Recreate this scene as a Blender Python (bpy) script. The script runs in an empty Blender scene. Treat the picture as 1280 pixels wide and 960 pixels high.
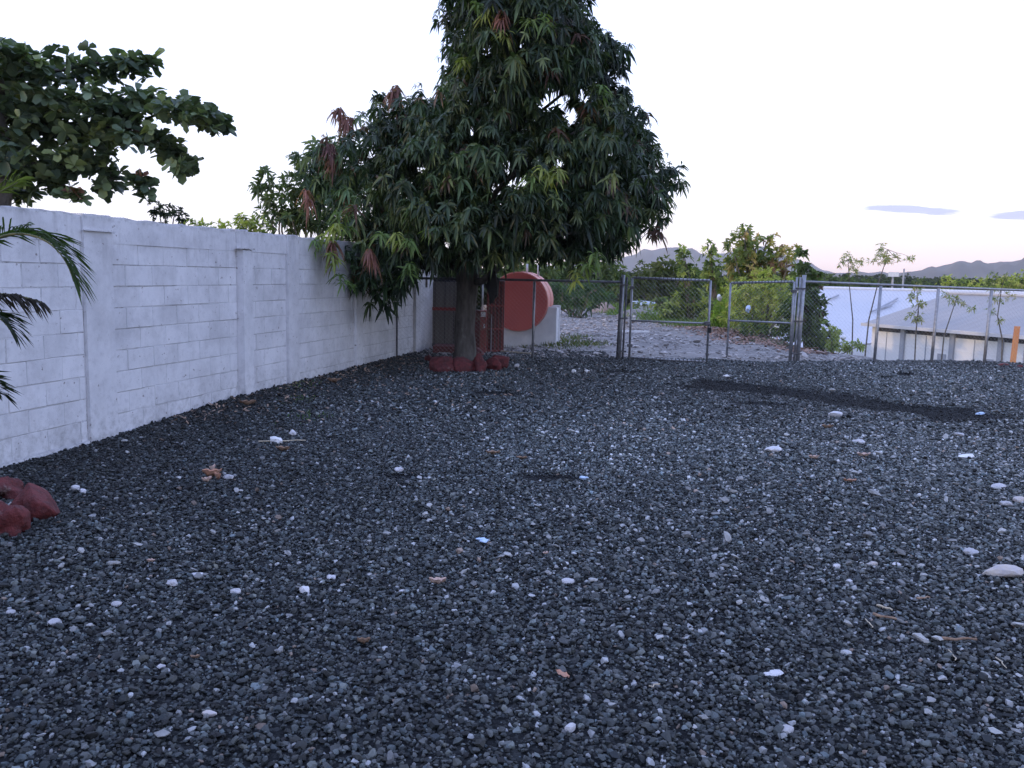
import bpy, bmesh, math, random
import numpy as np
from mathutils import Vector, Matrix

random.seed(7)
rng = np.random.default_rng(11)
S = bpy.context.scene
C = S.collection
rad = math.radians

# ------------------------------------------------------------------ camera
FPX, PITCH, ROLL, EYE = 1080.0, rad(7.2), math.atan(0.022), 1.6
cam = bpy.data.cameras.new("camera")
cam.sensor_width = 36.0
cam.lens = 36.0 * FPX / 1280.0
cam.clip_start = 0.05
cam.clip_end = 30000.0
camo = bpy.data.objects.new("camera", cam)
C.objects.link(camo)
camo.matrix_world = Matrix.Translation((0, 0, EYE)) @ Matrix.Rotation(math.pi / 2 - PITCH, 4, 'X') @ Matrix.Rotation(ROLL, 4, 'Z')
S.camera = camo

# ------------------------------------------------------------------ world, sun, exposure
SUN_EL, SUN_AZ = rad(7.0), rad(238.0)      # sun low behind the camera, on the left; azimuth clockwise from +Y
W = bpy.data.worlds.new("World")
S.world = W
W.use_nodes = True
wt = W.node_tree
wt.nodes.clear()


def nd(t, kind, **kw):
    n = t.nodes.new(kind)
    for k, v in kw.items():
        if k.startswith('i_'):
            n.inputs[k[2:].replace('_', ' ')].default_value = v
        else:
            setattr(n, k, v)
    return n


def mth(t, op, a, b=None, clamp=False):
    n = t.nodes.new('ShaderNodeMath')
    n.operation = op
    n.use_clamp = clamp
    for i, x in enumerate((a, b)):
        if x is None:
            continue
        if isinstance(x, (int, float)):
            n.inputs[i].default_value = x
        else:
            t.links.new(x, n.inputs[i])
    return n.outputs[0]


def mixc(t, fac, a, b, mode='MIX'):
    n = t.nodes.new('ShaderNodeMix')
    n.data_type = 'RGBA'
    n.blend_type = mode
    for s, x in ((0, fac), (6, a), (7, b)):
        if isinstance(x, (int, float)):
            n.inputs[s].default_value = x
        elif isinstance(x, (tuple, list)):
            n.inputs[s].default_value = (*x[:3], 1)
        else:
            t.links.new(x, n.inputs[s])
    return n.outputs[2]


SKY_STRENGTH = 0.15
sky = nd(wt, 'ShaderNodeTexSky', sky_type='NISHITA', sun_disc=False, sun_elevation=SUN_EL, sun_rotation=SUN_AZ,
         altitude=100.0, air_density=1.0, dust_density=1.0, ozone_density=2.0)
tc = nd(wt, 'ShaderNodeTexCoord')
sep = nd(wt, 'ShaderNodeSeparateXYZ')
wt.links.new(tc.outputs['Generated'], sep.inputs[0])
dx, dy, dz = sep.outputs
# thin pale dusk veil over the whole sky, pinker right above the horizon
veil_h = mth(wt, 'POWER', mth(wt, 'SUBTRACT', 1.0, mth(wt, 'ABSOLUTE', dz), clamp=True), 3.5)
veil = mixc(wt, veil_h, (4.9, 6.0, 10.8), (7.8, 6.9, 6.5))
base = mixc(wt, 1.0, sky.outputs[0], veil, 'ADD')
pink = mth(wt, 'POWER', mth(wt, 'SUBTRACT', 1.0, mth(wt, 'ABSOLUTE', dz), clamp=True), 25.0)
right = mth(wt, 'MULTIPLY', mth(wt, 'ADD', dx, 0.25, clamp=True), 1.7, clamp=True)
pinkf = mth(wt, 'MULTIPLY', mth(wt, 'MULTIPLY', pink, right), 0.95, clamp=True)
col = mixc(wt, pinkf, base, (8.4, 5.5, 4.3))


def cloud(ux, uz, lx, lz, seed, tilt):
    """a thin lens cloud low in the sky: azimuth ratio x/y = ux, elevation uz"""
    global col
    az = mth(wt, 'DIVIDE', dx, mth(wt, 'MAXIMUM', dy, 0.05))
    el = mth(wt, 'DIVIDE', dz, mth(wt, 'MAXIMUM', dy, 0.05))
    nz = nd(wt, 'ShaderNodeTexNoise', i_Scale=26.0 + seed, i_Detail=4.0)
    mp = nd(wt, 'ShaderNodeMapping')
    mp.inputs['Scale'].default_value = (1, 1, 5)
    wt.links.new(tc.outputs['Generated'], mp.inputs[0])
    wt.links.new(mp.outputs[0], nz.inputs['Vector'])
    a = mth(wt, 'DIVIDE', mth(wt, 'SUBTRACT', az, ux), lx)
    b0 = mth(wt, 'SUBTRACT', mth(wt, 'SUBTRACT', el, uz), mth(wt, 'MULTIPLY', mth(wt, 'SUBTRACT', az, ux), tilt))
    b = mth(wt, 'DIVIDE', b0, lz)
    r = mth(wt, 'SQRT', mth(wt, 'ADD', mth(wt, 'POWER', mth(wt, 'ABSOLUTE', a), 2.0), mth(wt, 'POWER', mth(wt, 'ABSOLUTE', b), 2.0)))
    r = mth(wt, 'ADD', r, mth(wt, 'MULTIPLY', mth(wt, 'SUBTRACT', nz.outputs[0], 0.5), 1.5))
    m = mth(wt, 'MULTIPLY', mth(wt, 'SUBTRACT', 1.0, r, clamp=True), 3.0, clamp=True)
    front = mth(wt, 'GREATER_THAN', dy, 0.1)
    m = mth(wt, 'MULTIPLY', mth(wt, 'MULTIPLY', m, front), 0.92)
    col = mixc(wt, m, col, (3.9, 4.2, 5.9))


cloud(0.444, 0.0838, 0.056, 0.0060, 0.0, -0.03)
cloud(0.590, 0.0800, 0.075, 0.0055, 5.0, 0.03)
bg = nd(wt, 'ShaderNodeBackground', i_Strength=SKY_STRENGTH)
wt.links.new(col, bg.inputs[0])
wo = nd(wt, 'ShaderNodeOutputWorld')
wt.links.new(bg.outputs[0], wo.inputs[0])

sl = bpy.data.lights.new("sun", 'SUN')
sl.energy = 1.3
sl.angle = rad(0.6)
sl.color = (1.0, 0.72, 0.42)
so = bpy.data.objects.new("sun", sl)
C.objects.link(so)
sdir = Vector((math.sin(SUN_AZ) * math.cos(SUN_EL), math.cos(SUN_AZ) * math.cos(SUN_EL), math.sin(SUN_EL)))
so.rotation_euler = sdir.to_track_quat('Z', 'Y').to_euler()
so.location = (-10, -8, 6)

S.view_settings.view_transform = 'Standard'
S.view_settings.look = 'None'
S.view_settings.exposure = 0.12
S.view_settings.gamma = 1.0
S.view_settings.use_curve_mapping = False
S.cycles.max_bounces = 6
S.cycles.transparent_max_bounces = 6
S.cycles.volume_bounces = 1

# ------------------------------------------------------------------ measuring helpers (photo pixel -> point in the yard)
RM = np.array(camo.matrix_world.to_3x3())


def ray(u, v):
    return RM @ np.array([(u - 640) / FPX, (480 - v) / FPX, -1.0])


def at(u, v, y):
    d = ray(u, v)
    return np.array([0, 0, EYE]) + d * (y / d[1])


def ss(a, b, x):
    t = np.clip((x - a) / (b - a), 0, 1)
    return t * t * (3 - 2 * t)


def vnoise(x, y, f, seed=0):
    """cheap smooth pseudo noise from sines, about -1..1"""
    r = np.random.default_rng(seed)
    s = 0
    for k in range(6):
        a, ph = r.uniform(0, 6.28, 2)
        g = f * r.uniform(0.6, 1.6)
        s = s + np.sin((x * math.cos(a) + y * math.sin(a)) * g + ph)
    return s / 3.0


def fence_y(x):
    return 15.28 + 0.10 * (x + 2.0)


# the dark rut in the yard, as segments in x, y
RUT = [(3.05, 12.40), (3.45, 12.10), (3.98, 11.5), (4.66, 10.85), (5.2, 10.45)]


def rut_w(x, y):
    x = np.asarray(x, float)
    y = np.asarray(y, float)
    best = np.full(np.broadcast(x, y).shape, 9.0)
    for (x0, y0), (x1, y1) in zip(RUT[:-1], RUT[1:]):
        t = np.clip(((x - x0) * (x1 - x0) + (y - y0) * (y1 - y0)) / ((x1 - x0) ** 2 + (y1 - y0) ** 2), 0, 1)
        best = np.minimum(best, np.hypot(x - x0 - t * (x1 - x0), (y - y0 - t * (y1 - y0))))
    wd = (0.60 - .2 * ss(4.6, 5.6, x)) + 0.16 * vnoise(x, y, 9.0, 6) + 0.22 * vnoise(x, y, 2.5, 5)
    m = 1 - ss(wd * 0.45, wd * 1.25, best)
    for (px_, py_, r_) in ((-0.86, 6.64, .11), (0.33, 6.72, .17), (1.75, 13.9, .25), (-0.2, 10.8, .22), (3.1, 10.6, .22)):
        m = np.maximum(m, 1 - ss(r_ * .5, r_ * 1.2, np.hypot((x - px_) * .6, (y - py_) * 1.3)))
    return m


def T(x, y):
    x = np.asarray(x, float)
    y = np.asarray(y, float)
    z = 0.10 * ss(7, 11, y) + 0.012 * vnoise(x, y, 1.7, 1) + 0.022 * vnoise(x, y, 0.55, 2)
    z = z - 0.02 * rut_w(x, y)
    beyond = ss(0, 4, y - fence_y(x))
    z = z + beyond * (0.05 * vnoise(x, y, 1.3, 3) + 0.03 * vnoise(x, y, 3.1, 4))
    d = np.maximum(np.minimum(y - fence_y(x) - 0.35, x - 6.9 + 0.05 * (y - 17)), y - 62)
    z = z - 3.5 * ss(0, 5.5, d)
    return z


def G(u, v):
    z = 0.05
    for _ in range(12):
        d = ray(u, v)
        p = np.array([0, 0, EYE]) + d * ((z - EYE) / d[2])
        z = float(T(p[0], p[1]))
    return p


# ------------------------------------------------------------------ materials
def new_mat(name):
    m = bpy.data.materials.new(name)
    m.use_nodes = True
    t = m.node_tree
    t.nodes.clear()
    o = t.nodes.new('ShaderNodeOutputMaterial')
    b = t.nodes.new('ShaderNodeBsdfPrincipled')
    t.links.new(b.outputs[0], o.inputs[0])
    return m, t, b, o


def pmat(name, c1, c2=None, scale=8.0, rough=0.8, bump=0.0, bscale=60.0, metal=0.0, spec=0.5, c3=None, s3=3.0, t3=0.62, rnd=0.0, dist=0.01, stretch=None):
    m, t, b, o = new_mat(name)
    b.inputs['Roughness'].default_value = rough
    b.inputs['Metallic'].default_value = metal
    b.inputs['Specular IOR Level'].default_value = spec
    tcn = nd(t, 'ShaderNodeTexCoord')
    vec = tcn.outputs['Object']
    if stretch:
        mp = nd(t, 'ShaderNodeMapping')
        mp.inputs['Scale'].default_value = stretch
        t.links.new(vec, mp.inputs[0])
        vec = mp.outputs[0]
    oi = nd(t, 'ShaderNodeObjectInfo')
    n1 = nd(t, 'ShaderNodeTexNoise', i_Scale=scale, i_Detail=6.0, i_Roughness=0.6, noise_dimensions='4D')
    t.links.new(vec, n1.inputs['Vector'])
    t.links.new(mth(t, 'MULTIPLY', oi.outputs['Random'], 17.0), n1.inputs['W'])
    f = mth(t, 'MULTIPLY', mth(t, 'SUBTRACT', n1.outputs[0], 0.33), 3.0, clamp=True)
    c = mixc(t, f, c1, c2 if c2 else c1)
    if c3:
        n3 = nd(t, 'ShaderNodeTexNoise', i_Scale=s3, i_Detail=8.0, i_Roughness=0.7, noise_dimensions='4D')
        t.links.new(vec, n3.inputs['Vector'])
        t.links.new(mth(t, 'MULTIPLY', oi.outputs['Random'], 31.0), n3.inputs['W'])
        f3 = mth(t, 'MULTIPLY', mth(t, 'SUBTRACT', n3.outputs[0], t3), 9.0, clamp=True)
        c = mixc(t, f3, c, c3)
    if rnd:
        k = mth(t, 'ADD', 1.0 - rnd / 2, mth(t, 'MULTIPLY', oi.outputs['Random'], rnd))
        cc = nd(t, 'ShaderNodeVectorMath', operation='SCALE')
        t.links.new(c, cc.inputs[0])
        t.links.new(k, cc.inputs['Scale'])
        c = cc.outputs[0]
    t.links.new(c, b.inputs['Base Color'])
    if bump:
        nb = nd(t, 'ShaderNodeTexNoise', i_Scale=bscale, i_Detail=5.0, i_Roughness=0.6)
        t.links.new(vec, nb.inputs['Vector'])
        bn = nd(t, 'ShaderNodeBump', i_Strength=bump, i_Distance=dist)
        t.links.new(nb.outputs[0], bn.inputs['Height'])
        t.links.new(bn.outputs[0], b.inputs['Normal'])
    return m


def leaf_mat(name, rough=0.46, trans=0.22, spec=0.32):
    m, t, b, o = new_mat(name)
    at_ = nd(t, 'ShaderNodeAttribute', attribute_name='leaf_colour')
    t.links.new(at_.outputs['Color'], b.inputs['Base Color'])
    b.inputs['Roughness'].default_value = rough
    b.inputs['Specular IOR Level'].default_value = spec
    tr = nd(t, 'ShaderNodeBsdfTranslucent')
    t.links.new(mixc(t, 1.0, at_.outputs['Color'], (1.3, 1.5, 0.6), 'MULTIPLY'), tr.inputs[0])
    mx = nd(t, 'ShaderNodeMixShader', i_Fac=trans)
    t.links.new(b.outputs[0], mx.inputs[1])
    t.links.new(tr.outputs[0], mx.inputs[2])
    t.links.new(mx.outputs[0], o.inputs[0])
    return m


M = {}
M['leaf'] = leaf_mat('leaf_green')
M['leaf_soft'] = leaf_mat('leaf_soft', rough=0.65, trans=0.42, spec=0.25)
M['bark'] = pmat('bark', (0.045, 0.038, 0.035), (0.13, 0.12, 0.105), 9.0, 0.95, 0.9, 22.0, c3=(.22, .22, .2), s3=5.0, t3=.6, dist=.03, stretch=(1, 1, .35), spec=.2)
M['twig'] = pmat('twig', (0.10, 0.08, 0.06), (0.2, 0.17, 0.13), 12.0, 0.9, spec=.2)
M['palm_stem'] = pmat('palm_stem', (0.08, 0.10, 0.04), (0.17, 0.16, 0.07), 6.0, 0.6)
M['red_rock'] = pmat('red_painted_rock', (0.05, 0.010, 0.011), (0.14, 0.022, 0.021), 14.0, 0.75, 1.0, 30.0, c3=(.24, .17, .15), s3=11.0, t3=.60, rnd=.3, dist=.02)
M['galv'] = pmat('galvanised_steel', (0.22, 0.225, 0.24), (0.36, 0.37, 0.39), 18.0, 0.5, metal=0.6, c3=(.06, .045, .035), s3=9.0, t3=.60)
M['galv_dark'] = pmat('weathered_steel', (0.05, 0.05, 0.055), (0.13, 0.13, 0.14), 14.0, 0.6, metal=0.4)
M['wire'] = pmat('chain_wire', (0.34, 0.35, 0.36), (0.46, 0.47, 0.48), 5.0, 0.55, metal=0.3)
M['black'] = pmat('black_thing', (0.008, 0.008, 0.009), (0.015, 0.015, 0.016), 8.0, 0.8, 0.5, 10)
M['tank_red'] = pmat('tank_red_paint', (0.36, 0.062, 0.048), (0.42, 0.08, 0.06), 2.5, 0.55, .05, 30, c3=(.25, .06, .05), s3=2.0, t3=.6)
M['tank_shell'] = pmat('tank_skylit_red', (0.50, 0.16, 0.12), (0.58, 0.23, 0.18), 3.5, 0.55, .05, 30, c3=(.5, .3, .25), s3=5.0, t3=.6)  # skylight on the tank's side put into a paler, pinker red
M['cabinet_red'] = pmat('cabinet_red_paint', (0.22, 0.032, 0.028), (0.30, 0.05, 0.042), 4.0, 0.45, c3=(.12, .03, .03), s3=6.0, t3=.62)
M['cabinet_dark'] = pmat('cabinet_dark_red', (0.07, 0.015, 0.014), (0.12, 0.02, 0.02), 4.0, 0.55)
M['concrete'] = pmat('concrete', (0.50, 0.50, 0.50), (0.62, 0.615, 0.61), 5.0, 0.9, .3, 40, c3=(.2, .2, .19), s3=3.0)
M['sheet_grey'] = pmat('grey_board', (0.14, 0.125, 0.115), (0.20, 0.185, 0.17), 5.0, 0.8, .2, 20, c3=(.3, .3, .29), s3=3.5, t3=.6, stretch=(3, 3, .4))
M['white_label'] = pmat('white_label', (0.7, 0.7, 0.7), (0.55, 0.55, 0.57), 20.0, 0.6)
M['roof_light'] = pmat('pale_metal_roof', (0.43, 0.43, 0.455), (0.48, 0.475, 0.50), .25, 0.55, metal=0.0)
M['roof_grey'] = pmat('grey_metal_roof', (0.26, 0.245, 0.235), (0.31, 0.29, 0.275), .35, 0.6, c3=(.22, .19, .18), s3=.5, t3=.62)
M['white_wall'] = pmat('white_wall_panel', (0.74, 0.73, 0.735), (0.80, 0.79, 0.79), .7, 0.85)
M['grey_col'] = pmat('grey_column', (0.30, 0.31, 0.35), (0.36, 0.37, 0.4), 1.5, 0.8)
M['dark_gap'] = pmat('dark_shutter', (0.03, 0.03, 0.035), (0.06, 0.06, 0.07), 2.0, 0.8)
M['gutter'] = pmat('rusty_gutter', (0.5, 0.48, 0.48), (0.62, 0.6, 0.6), .6, 0.7, c3=(.18, .06, .03), s3=.9, t3=.60)
M['orange'] = pmat('orange_post', (0.62, 0.24, 0.08), (0.70, 0.32, 0.12), 2.0, 0.7)
M['mountain'] = pmat('mountain_slope', (0.06, 0.06, 0.055), (0.11, 0.10, 0.08), .004, 1.0, spec=0)
M['tarp'] = pmat('pale_blue_sheet', (0.33, 0.38, 0.42), (0.45, 0.5, 0.54), 1.5, 0.6, .3, 3)
M['white_bag'] = pmat('white_bag', (0.75, 0.75, 0.74), (0.6, 0.6, 0.6), 5.0, 0.6, .5, 8)
M['blue_bag'] = pmat('pale_blue_litter', (0.36, 0.50, 0.72), (0.5, 0.62, 0.78), 30.0, 0.6, .5, 50)
M['pale_stone'] = pmat('pale_stone', (0.42, 0.42, 0.44), (0.55, 0.54, 0.55), 22.0, 0.9, .5, 70, c3=(.3, .28, .26), s3=15, rnd=.5, spec=.3)
M['cream_stone'] = pmat('cream_stone', (0.50, 0.44, 0.36), (0.42, 0.40, 0.42), 12.0, 0.9, .5, 60, spec=.3)
M['pink_scrap'] = pmat('dry_pink_leaf', (0.58, 0.42, 0.34), (0.45, 0.33, 0.28), 30.0, 0.8, .5, 50)
M['orange_leaf'] = pmat('dry_orange_leaf', (0.48, 0.22, 0.13), (0.40, 0.24, 0.17), 30.0, 0.7, .5, 50)
M['brown_scrap'] = pmat('dry_brown_bark', (0.17, 0.10, 0.065), (0.32, 0.22, 0.15), 30.0, 0.9, .5, 60)
M['straw'] = pmat('pale_straw', (0.52, 0.45, 0.33), (0.4, 0.34, 0.25), 20.0, 0.9)
M['dirt_mound'] = pmat('earth_mound', (0.16, 0.105, 0.085), (0.28, 0.23, 0.21), 2.5, 0.95, .8, 8, c3=(.5, .48, .47), s3=5, t3=.63, dist=.05)


def wall_paint(name, stainy=1.0):
    """white limewash on concrete, in the wall's own coordinates (z up)"""
    m, t, b, o = new_mat(name)
    g = nd(t, 'ShaderNodeNewGeometry')
    oi = nd(t, 'ShaderNodeObjectInfo')
    P = g.outputs['Position']
    sp = nd(t, 'ShaderNodeSeparateXYZ')
    t.links.new(P, sp.inputs[0])
    n1 = nd(t, 'ShaderNodeTexNoise', i_Scale=2.6, i_Detail=8.0, i_Roughness=0.65)
    n2 = nd(t, 'ShaderNodeTexNoise', i_Scale=14.0, i_Detail=6.0, i_Roughness=0.7)
    mp = nd(t, 'ShaderNodeMapping')
    mp.inputs['Scale'].default_value = (1, 1, 0.18)
    t.links.new(P, mp.inputs[0])
    n3 = nd(t, 'ShaderNodeTexNoise', i_Scale=9.0, i_Detail=5.0, i_Roughness=0.6)
    n4 = nd(t, 'ShaderNodeTexNoise', i_Scale=23.0, i_Detail=3.0)
    t.links.new(mp.outputs[0], n3.inputs['Vector'])
    for n in (n1, n2, n4):
        t.links.new(P, n.inputs['Vector'])
    f1 = mth(t, 'MULTIPLY', mth(t, 'SUBTRACT', n1.outputs[0], 0.42), 3.2, clamp=True)
    c = mixc(t, f1, (0.74, 0.74, 0.755), (0.55, 0.55, 0.565))
    f2 = mth(t, 'MULTIPLY', mth(t, 'SUBTRACT', n2.outputs[0], 0.50), 2.2, clamp=True)
    c = mixc(t, mth(t, 'MULTIPLY', f2, 0.7), c, (0.38, 0.375, 0.385))
    # streaks running down from the top and mildew on the upper edge
    top = mth(t, 'MULTIPLY', mth(t, 'SUBTRACT', sp.outputs[2], 1.25), 1.2, clamp=True)
    f3 = mth(t, 'MULTIPLY', mth(t, 'MULTIPLY', mth(t, 'SUBTRACT', n3.outputs[0], 0.52), 4.0, clamp=True), mth(t, 'MULTIPLY', top, 0.65 * stainy))
    c = mixc(t, f3, c, (0.25, 0.24, 0.24))
    edge = mth(t, 'MULTIPLY', mth(t, 'SUBTRACT', sp.outputs[2], 1.99), 14.0, clamp=True)
    f5 = mth(t, 'MULTIPLY', mth(t, 'MULTIPLY', mth(t, 'SUBTRACT', n2.outputs[0], 0.44), 4.0, clamp=True), edge)
    c = mixc(t, mth(t, 'MULTIPLY', f5, 0.75), c, (0.12, 0.105, 0.10))
    low = mth(t, 'MULTIPLY', mth(t, 'SUBTRACT', 0.42, sp.outputs[2]), 2.6, clamp=True)
    f7 = mth(t, 'MULTIPLY', mth(t, 'MULTIPLY', mth(t, 'SUBTRACT', n2.outputs[0], 0.40), 3.0, clamp=True), low)
    c = mixc(t, mth(t, 'MULTIPLY', f7, 0.55), c, (0.24, 0.23, 0.22))
    # chips where the grey block shows
    f4 = mth(t, 'MULTIPLY', mth(t, 'SUBTRACT', n4.outputs[0], 0.685), 22.0, clamp=True)
    c = mixc(t, mth(t, 'MULTIPLY', f4, 0.75), c, (0.16, 0.13, 0.12))
    sn = nd(t, 'ShaderNodeSeparateXYZ')
    t.links.new(g.outputs['Normal'], sn.inputs[0])
    f6 = mth(t, 'MULTIPLY', mth(t, 'SUBTRACT', sn.outputs[2], 0.4), 2.0, clamp=True)
    c = mixc(t, mth(t, 'MULTIPLY', f6, 0.7), c, (0.20, 0.19, 0.18))
    k = mth(t, 'ADD', 0.845, mth(t, 'MULTIPLY', oi.outputs['Random'], 0.09))
    sc = nd(t, 'ShaderNodeVectorMath', operation='SCALE')
    t.links.new(c, sc.inputs[0])
    t.links.new(k, sc.inputs['Scale'])
    t.links.new(sc.outputs[0], b.inputs['Base Color'])
    b.inputs['Roughness'].default_value = 0.9
    b.inputs['Specular IOR Level'].default_value = 0.25
    bn = nd(t, 'ShaderNodeBump', i_Strength=0.5, i_Distance=0.006)
    nb = nd(t, 'ShaderNodeTexNoise', i_Scale=38.0, i_Detail=6.0, i_Roughness=0.7)
    t.links.new(P, nb.inputs['Vector'])
    t.links.new(nb.outputs[0], bn.inputs['Height'])
    t.links.new(bn.outputs[0], b.inputs['Normal'])
    return m


M['wall'] = wall_paint('limewashed_block')
M['plaster'] = wall_paint('limewashed_plaster', 0.7)


def mortar_mat():
    m, t, b, o = new_mat('mortar_joint')
    g = nd(t, 'ShaderNodeNewGeometry')
    n1 = nd(t, 'ShaderNodeTexNoise', i_Scale=4.1, i_Detail=8.0, i_Roughness=0.85)
    t.links.new(g.outputs['Position'], n1.inputs['Vector'])
    f = mth(t, 'MULTIPLY', mth(t, 'SUBTRACT', n1.outputs[0], 0.50), 6.0, clamp=True)
    t.links.new(mixc(t, f, (0.56, 0.56, 0.57), (0.10, 0.08, 0.075)), b.inputs['Base Color'])
    b.inputs['Roughness'].default_value = 0.95
    return m


M['mortar'] = mortar_mat()


def ground_mat(name, cols, scale, bump, bdist, vor=None):
    m, t, b, o = new_mat(name)
    g = nd(t, 'ShaderNodeNewGeometry')
    P = g.outputs['Position']
    n1 = nd(t, 'ShaderNodeTexNoise', i_Scale=scale, i_Detail=9.0, i_Roughness=0.7)
    n2 = nd(t, 'ShaderNodeTexNoise', i_Scale=scale * 7, i_Detail=6.0, i_Roughness=0.7)
    for n in (n1, n2):
        t.links.new(P, n.inputs['Vector'])
    f1 = mth(t, 'MULTIPLY', mth(t, 'SUBTRACT', n1.outputs[0], 0.36), 3.5, clamp=True)
    f2 = mth(t, 'MULTIPLY', mth(t, 'SUBTRACT', n2.outputs[0], 0.45), 4.0, clamp=True)
    c = mixc(t, f1, cols[0], cols[1])
    c = mixc(t, mth(t, 'MULTIPLY', f2, 0.6), c, cols[2])
    h = n2.outputs[0]
    if vor:
        v = nd(t, 'ShaderNodeTexVoronoi', i_Scale=vor)
        t.links.new(P, v.inputs['Vector'])
        sv = nd(t, 'ShaderNodeSeparateColor')
        t.links.new(v.outputs['Color'], sv.inputs[0])
        fv = mth(t, 'MULTIPLY', mth(t, 'POWER', sv.outputs[0], 6.0), 0.7)
        c = mixc(t, fv, c, cols[3])
        h = mth(t, 'SUBTRACT', 1.0, v.outputs['Distance'])
    t.links.new(c, b.inputs['Base Color'])
    b.inputs['Roughness'].default_value = 0.95
    b.inputs['Specular IOR Level'].default_value = 0.2
    bn = nd(t, 'ShaderNodeBump', i_Strength=bump, i_Distance=bdist)
    t.links.new(h, bn.inputs['Height'])
    t.links.new(bn.outputs[0], b.inputs['Normal'])
    return m


M['gravel_bed'] = ground_mat('gravel_bed', [(.004, .005, .006), (.008, .009, .010), (.014, .015, .016), (.05, .055, .055)], 1.2, .8, .02, 42.0)
M['rubble'] = ground_mat('rubble_ground', [(.14, .135, .13), (.23, .215, .20), (.30, .265, .235), (.44, .42, .40)], .5, .8, .05, 9.0)
M['earth'] = ground_mat('open_land', [(.05, .06, .025), (.09, .09, .04), (.12, .10, .06), (.1, .1, .1)], .4, .5, .05)


def stone_mat():
    """crushed stone: one tone per stone, carried by each stone"""
    m, t, b, o = new_mat('crushed_stone')
    a = nd(t, 'ShaderNodeAttribute', attribute_name='tone', attribute_type='INSTANCER')
    tcn = nd(t, 'ShaderNodeTexCoord')
    n = nd(t, 'ShaderNodeTexNoise', i_Scale=1.6, i_Detail=4.0)
    t.links.new(tcn.outputs['Object'], n.inputs['Vector'])
    k = mth(t, 'ADD', 0.65, mth(t, 'MULTIPLY', n.outputs[0], 0.7))
    s = nd(t, 'ShaderNodeVectorMath', operation='SCALE')
    t.links.new(a.outputs['Color'], s.inputs[0])
    t.links.new(k, s.inputs['Scale'])
    t.links.new(s.outputs[0], b.inputs['Base Color'])
    b.inputs['Roughness'].default_value = 0.6
    b.inputs['Specular IOR Level'].default_value = 0.35
    return m


M['stone'] = stone_mat()


# ------------------------------------------------------------------ mesh helpers
class MB:
    def __init__(self):
        self.v, self.f = [], []

    def add(self, vs, fs):
        k = len(self.v)
        self.v += [tuple(map(float, p)) for p in vs]
        self.f += [tuple(i + k for i in q) for q in fs]
        return self

    def box(self, lo, hi, ax=None, org=None):
        """axis box, or in a frame ax (3 vectors) at org"""
        c = [(x, y, z) for z in (lo[2], hi[2]) for y in (lo[1], hi[1]) for x in (lo[0], hi[0])]
        if ax is not None:
            A = np.array(ax)
            c = [np.array(org) + p[0] * A[0] + p[1] * A[1] + p[2] * A[2] for p in c]
        return self.add(c, [(0, 2, 3, 1), (4, 5, 7, 6), (0, 1, 5, 4), (2, 6, 7, 3), (0, 4, 6, 2), (1, 3, 7, 5)])

    def tube(self, pts, r, n=8, caps=True):
        pts = [Vector(p) for p in pts]
        if isinstance(r, (int, float)):
            r = [r] * len(pts)
        up = None
        vs = []
        for i, p in enumerate(pts):
            d = (pts[min(i + 1, len(pts) - 1)] - pts[max(i - 1, 0)]).normalized()
            if up is None:
                up = d.orthogonal().normalized()
            up = (up - d * up.dot(d)).normalized()
            sd = d.cross(up)
            for k in range(n):
                a = 2 * math.pi * k / n
                vs.append(p + (up * math.cos(a) + sd * math.sin(a)) * r[i])
        fs = []
        for i in range(len(pts) - 1):
            for k in range(n):
                k2 = (k + 1) % n
                fs.append((i * n + k, i * n + k2, (i + 1) * n + k2, (i + 1) * n + k))
        if caps:
            fs.append(tuple(range(n))[::-1])
            fs.append(tuple(range((len(pts) - 1) * n, len(pts) * n)))
        return self.add(vs, fs)

    def build(self, name, mat, parent=None, smooth=False):
        off = np.array(parent.matrix_basis.translation) if parent is not None else np.zeros(3)
        g = parent
        while g is not None and g.parent is not None:
            g = g.parent
            off = off + np.array(g.matrix_basis.translation)
        me = bpy.data.meshes.new(name)
        me.from_pydata([tuple(np.array(p) - off) for p in self.v], [], self.f)
        me.materials.append(mat)
        if smooth:
            me.polygons.foreach_set('use_smooth', [True] * len(me.polygons))
        me.update()
        o = bpy.data.objects.new(name, me)
        C.objects.link(o)
        if parent is not None:
            o.parent = parent
        return o


def np_mesh(name, V, F, mat, parent=None, colours=None, smooth=False, off=None):
    """triangle or quad mesh straight from arrays"""
    V = np.asarray(V, np.float32)
    if parent is not None:
        V = V - np.array(parent.matrix_basis.translation, np.float32)
    F = np.asarray(F, np.int32)
    me = bpy.data.meshes.new(name)
    k = F.shape[1]
    me.vertices.add(len(V))
    me.vertices.foreach_set('co', V.ravel())
    me.loops.add(F.size)
    me.loops.foreach_set('vertex_index', F.ravel())
    me.polygons.add(len(F))
    me.polygons.foreach_set('loop_start', np.arange(0, F.size, k, dtype=np.int32))
    me.polygons.foreach_set('loop_total', np.full(len(F), k, np.int32))
    if smooth:
        me.polygons.foreach_set('use_smooth', np.ones(len(F), bool))
    if colours is not None:
        a = me.attributes.new('leaf_colour', 'FLOAT_COLOR', 'POINT')
        cc = np.ones((len(V), 4), np.float32)
        cc[:, :3] = colours
        a.data.foreach_set('color', cc.ravel())
    me.materials.append(mat)
    me.update(calc_edges=True)
    me.validate()
    o = bpy.data.objects.new(name, me)
    C.objects.link(o)
    if parent is not None:
        o.parent = parent
    return o


def empty(name, loc):
    o = bpy.data.objects.new(name, None)
    C.objects.link(o)
    o.location = [float(a) for a in loc]
    o.empty_display_size = 0.2
    return o


def tag(o, label=None, cat=None, group=None, kind=None):
    for k, v in (('label', label), ('category', cat), ('group', group), ('kind', kind)):
        if v:
            o[k] = v
    return o


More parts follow.
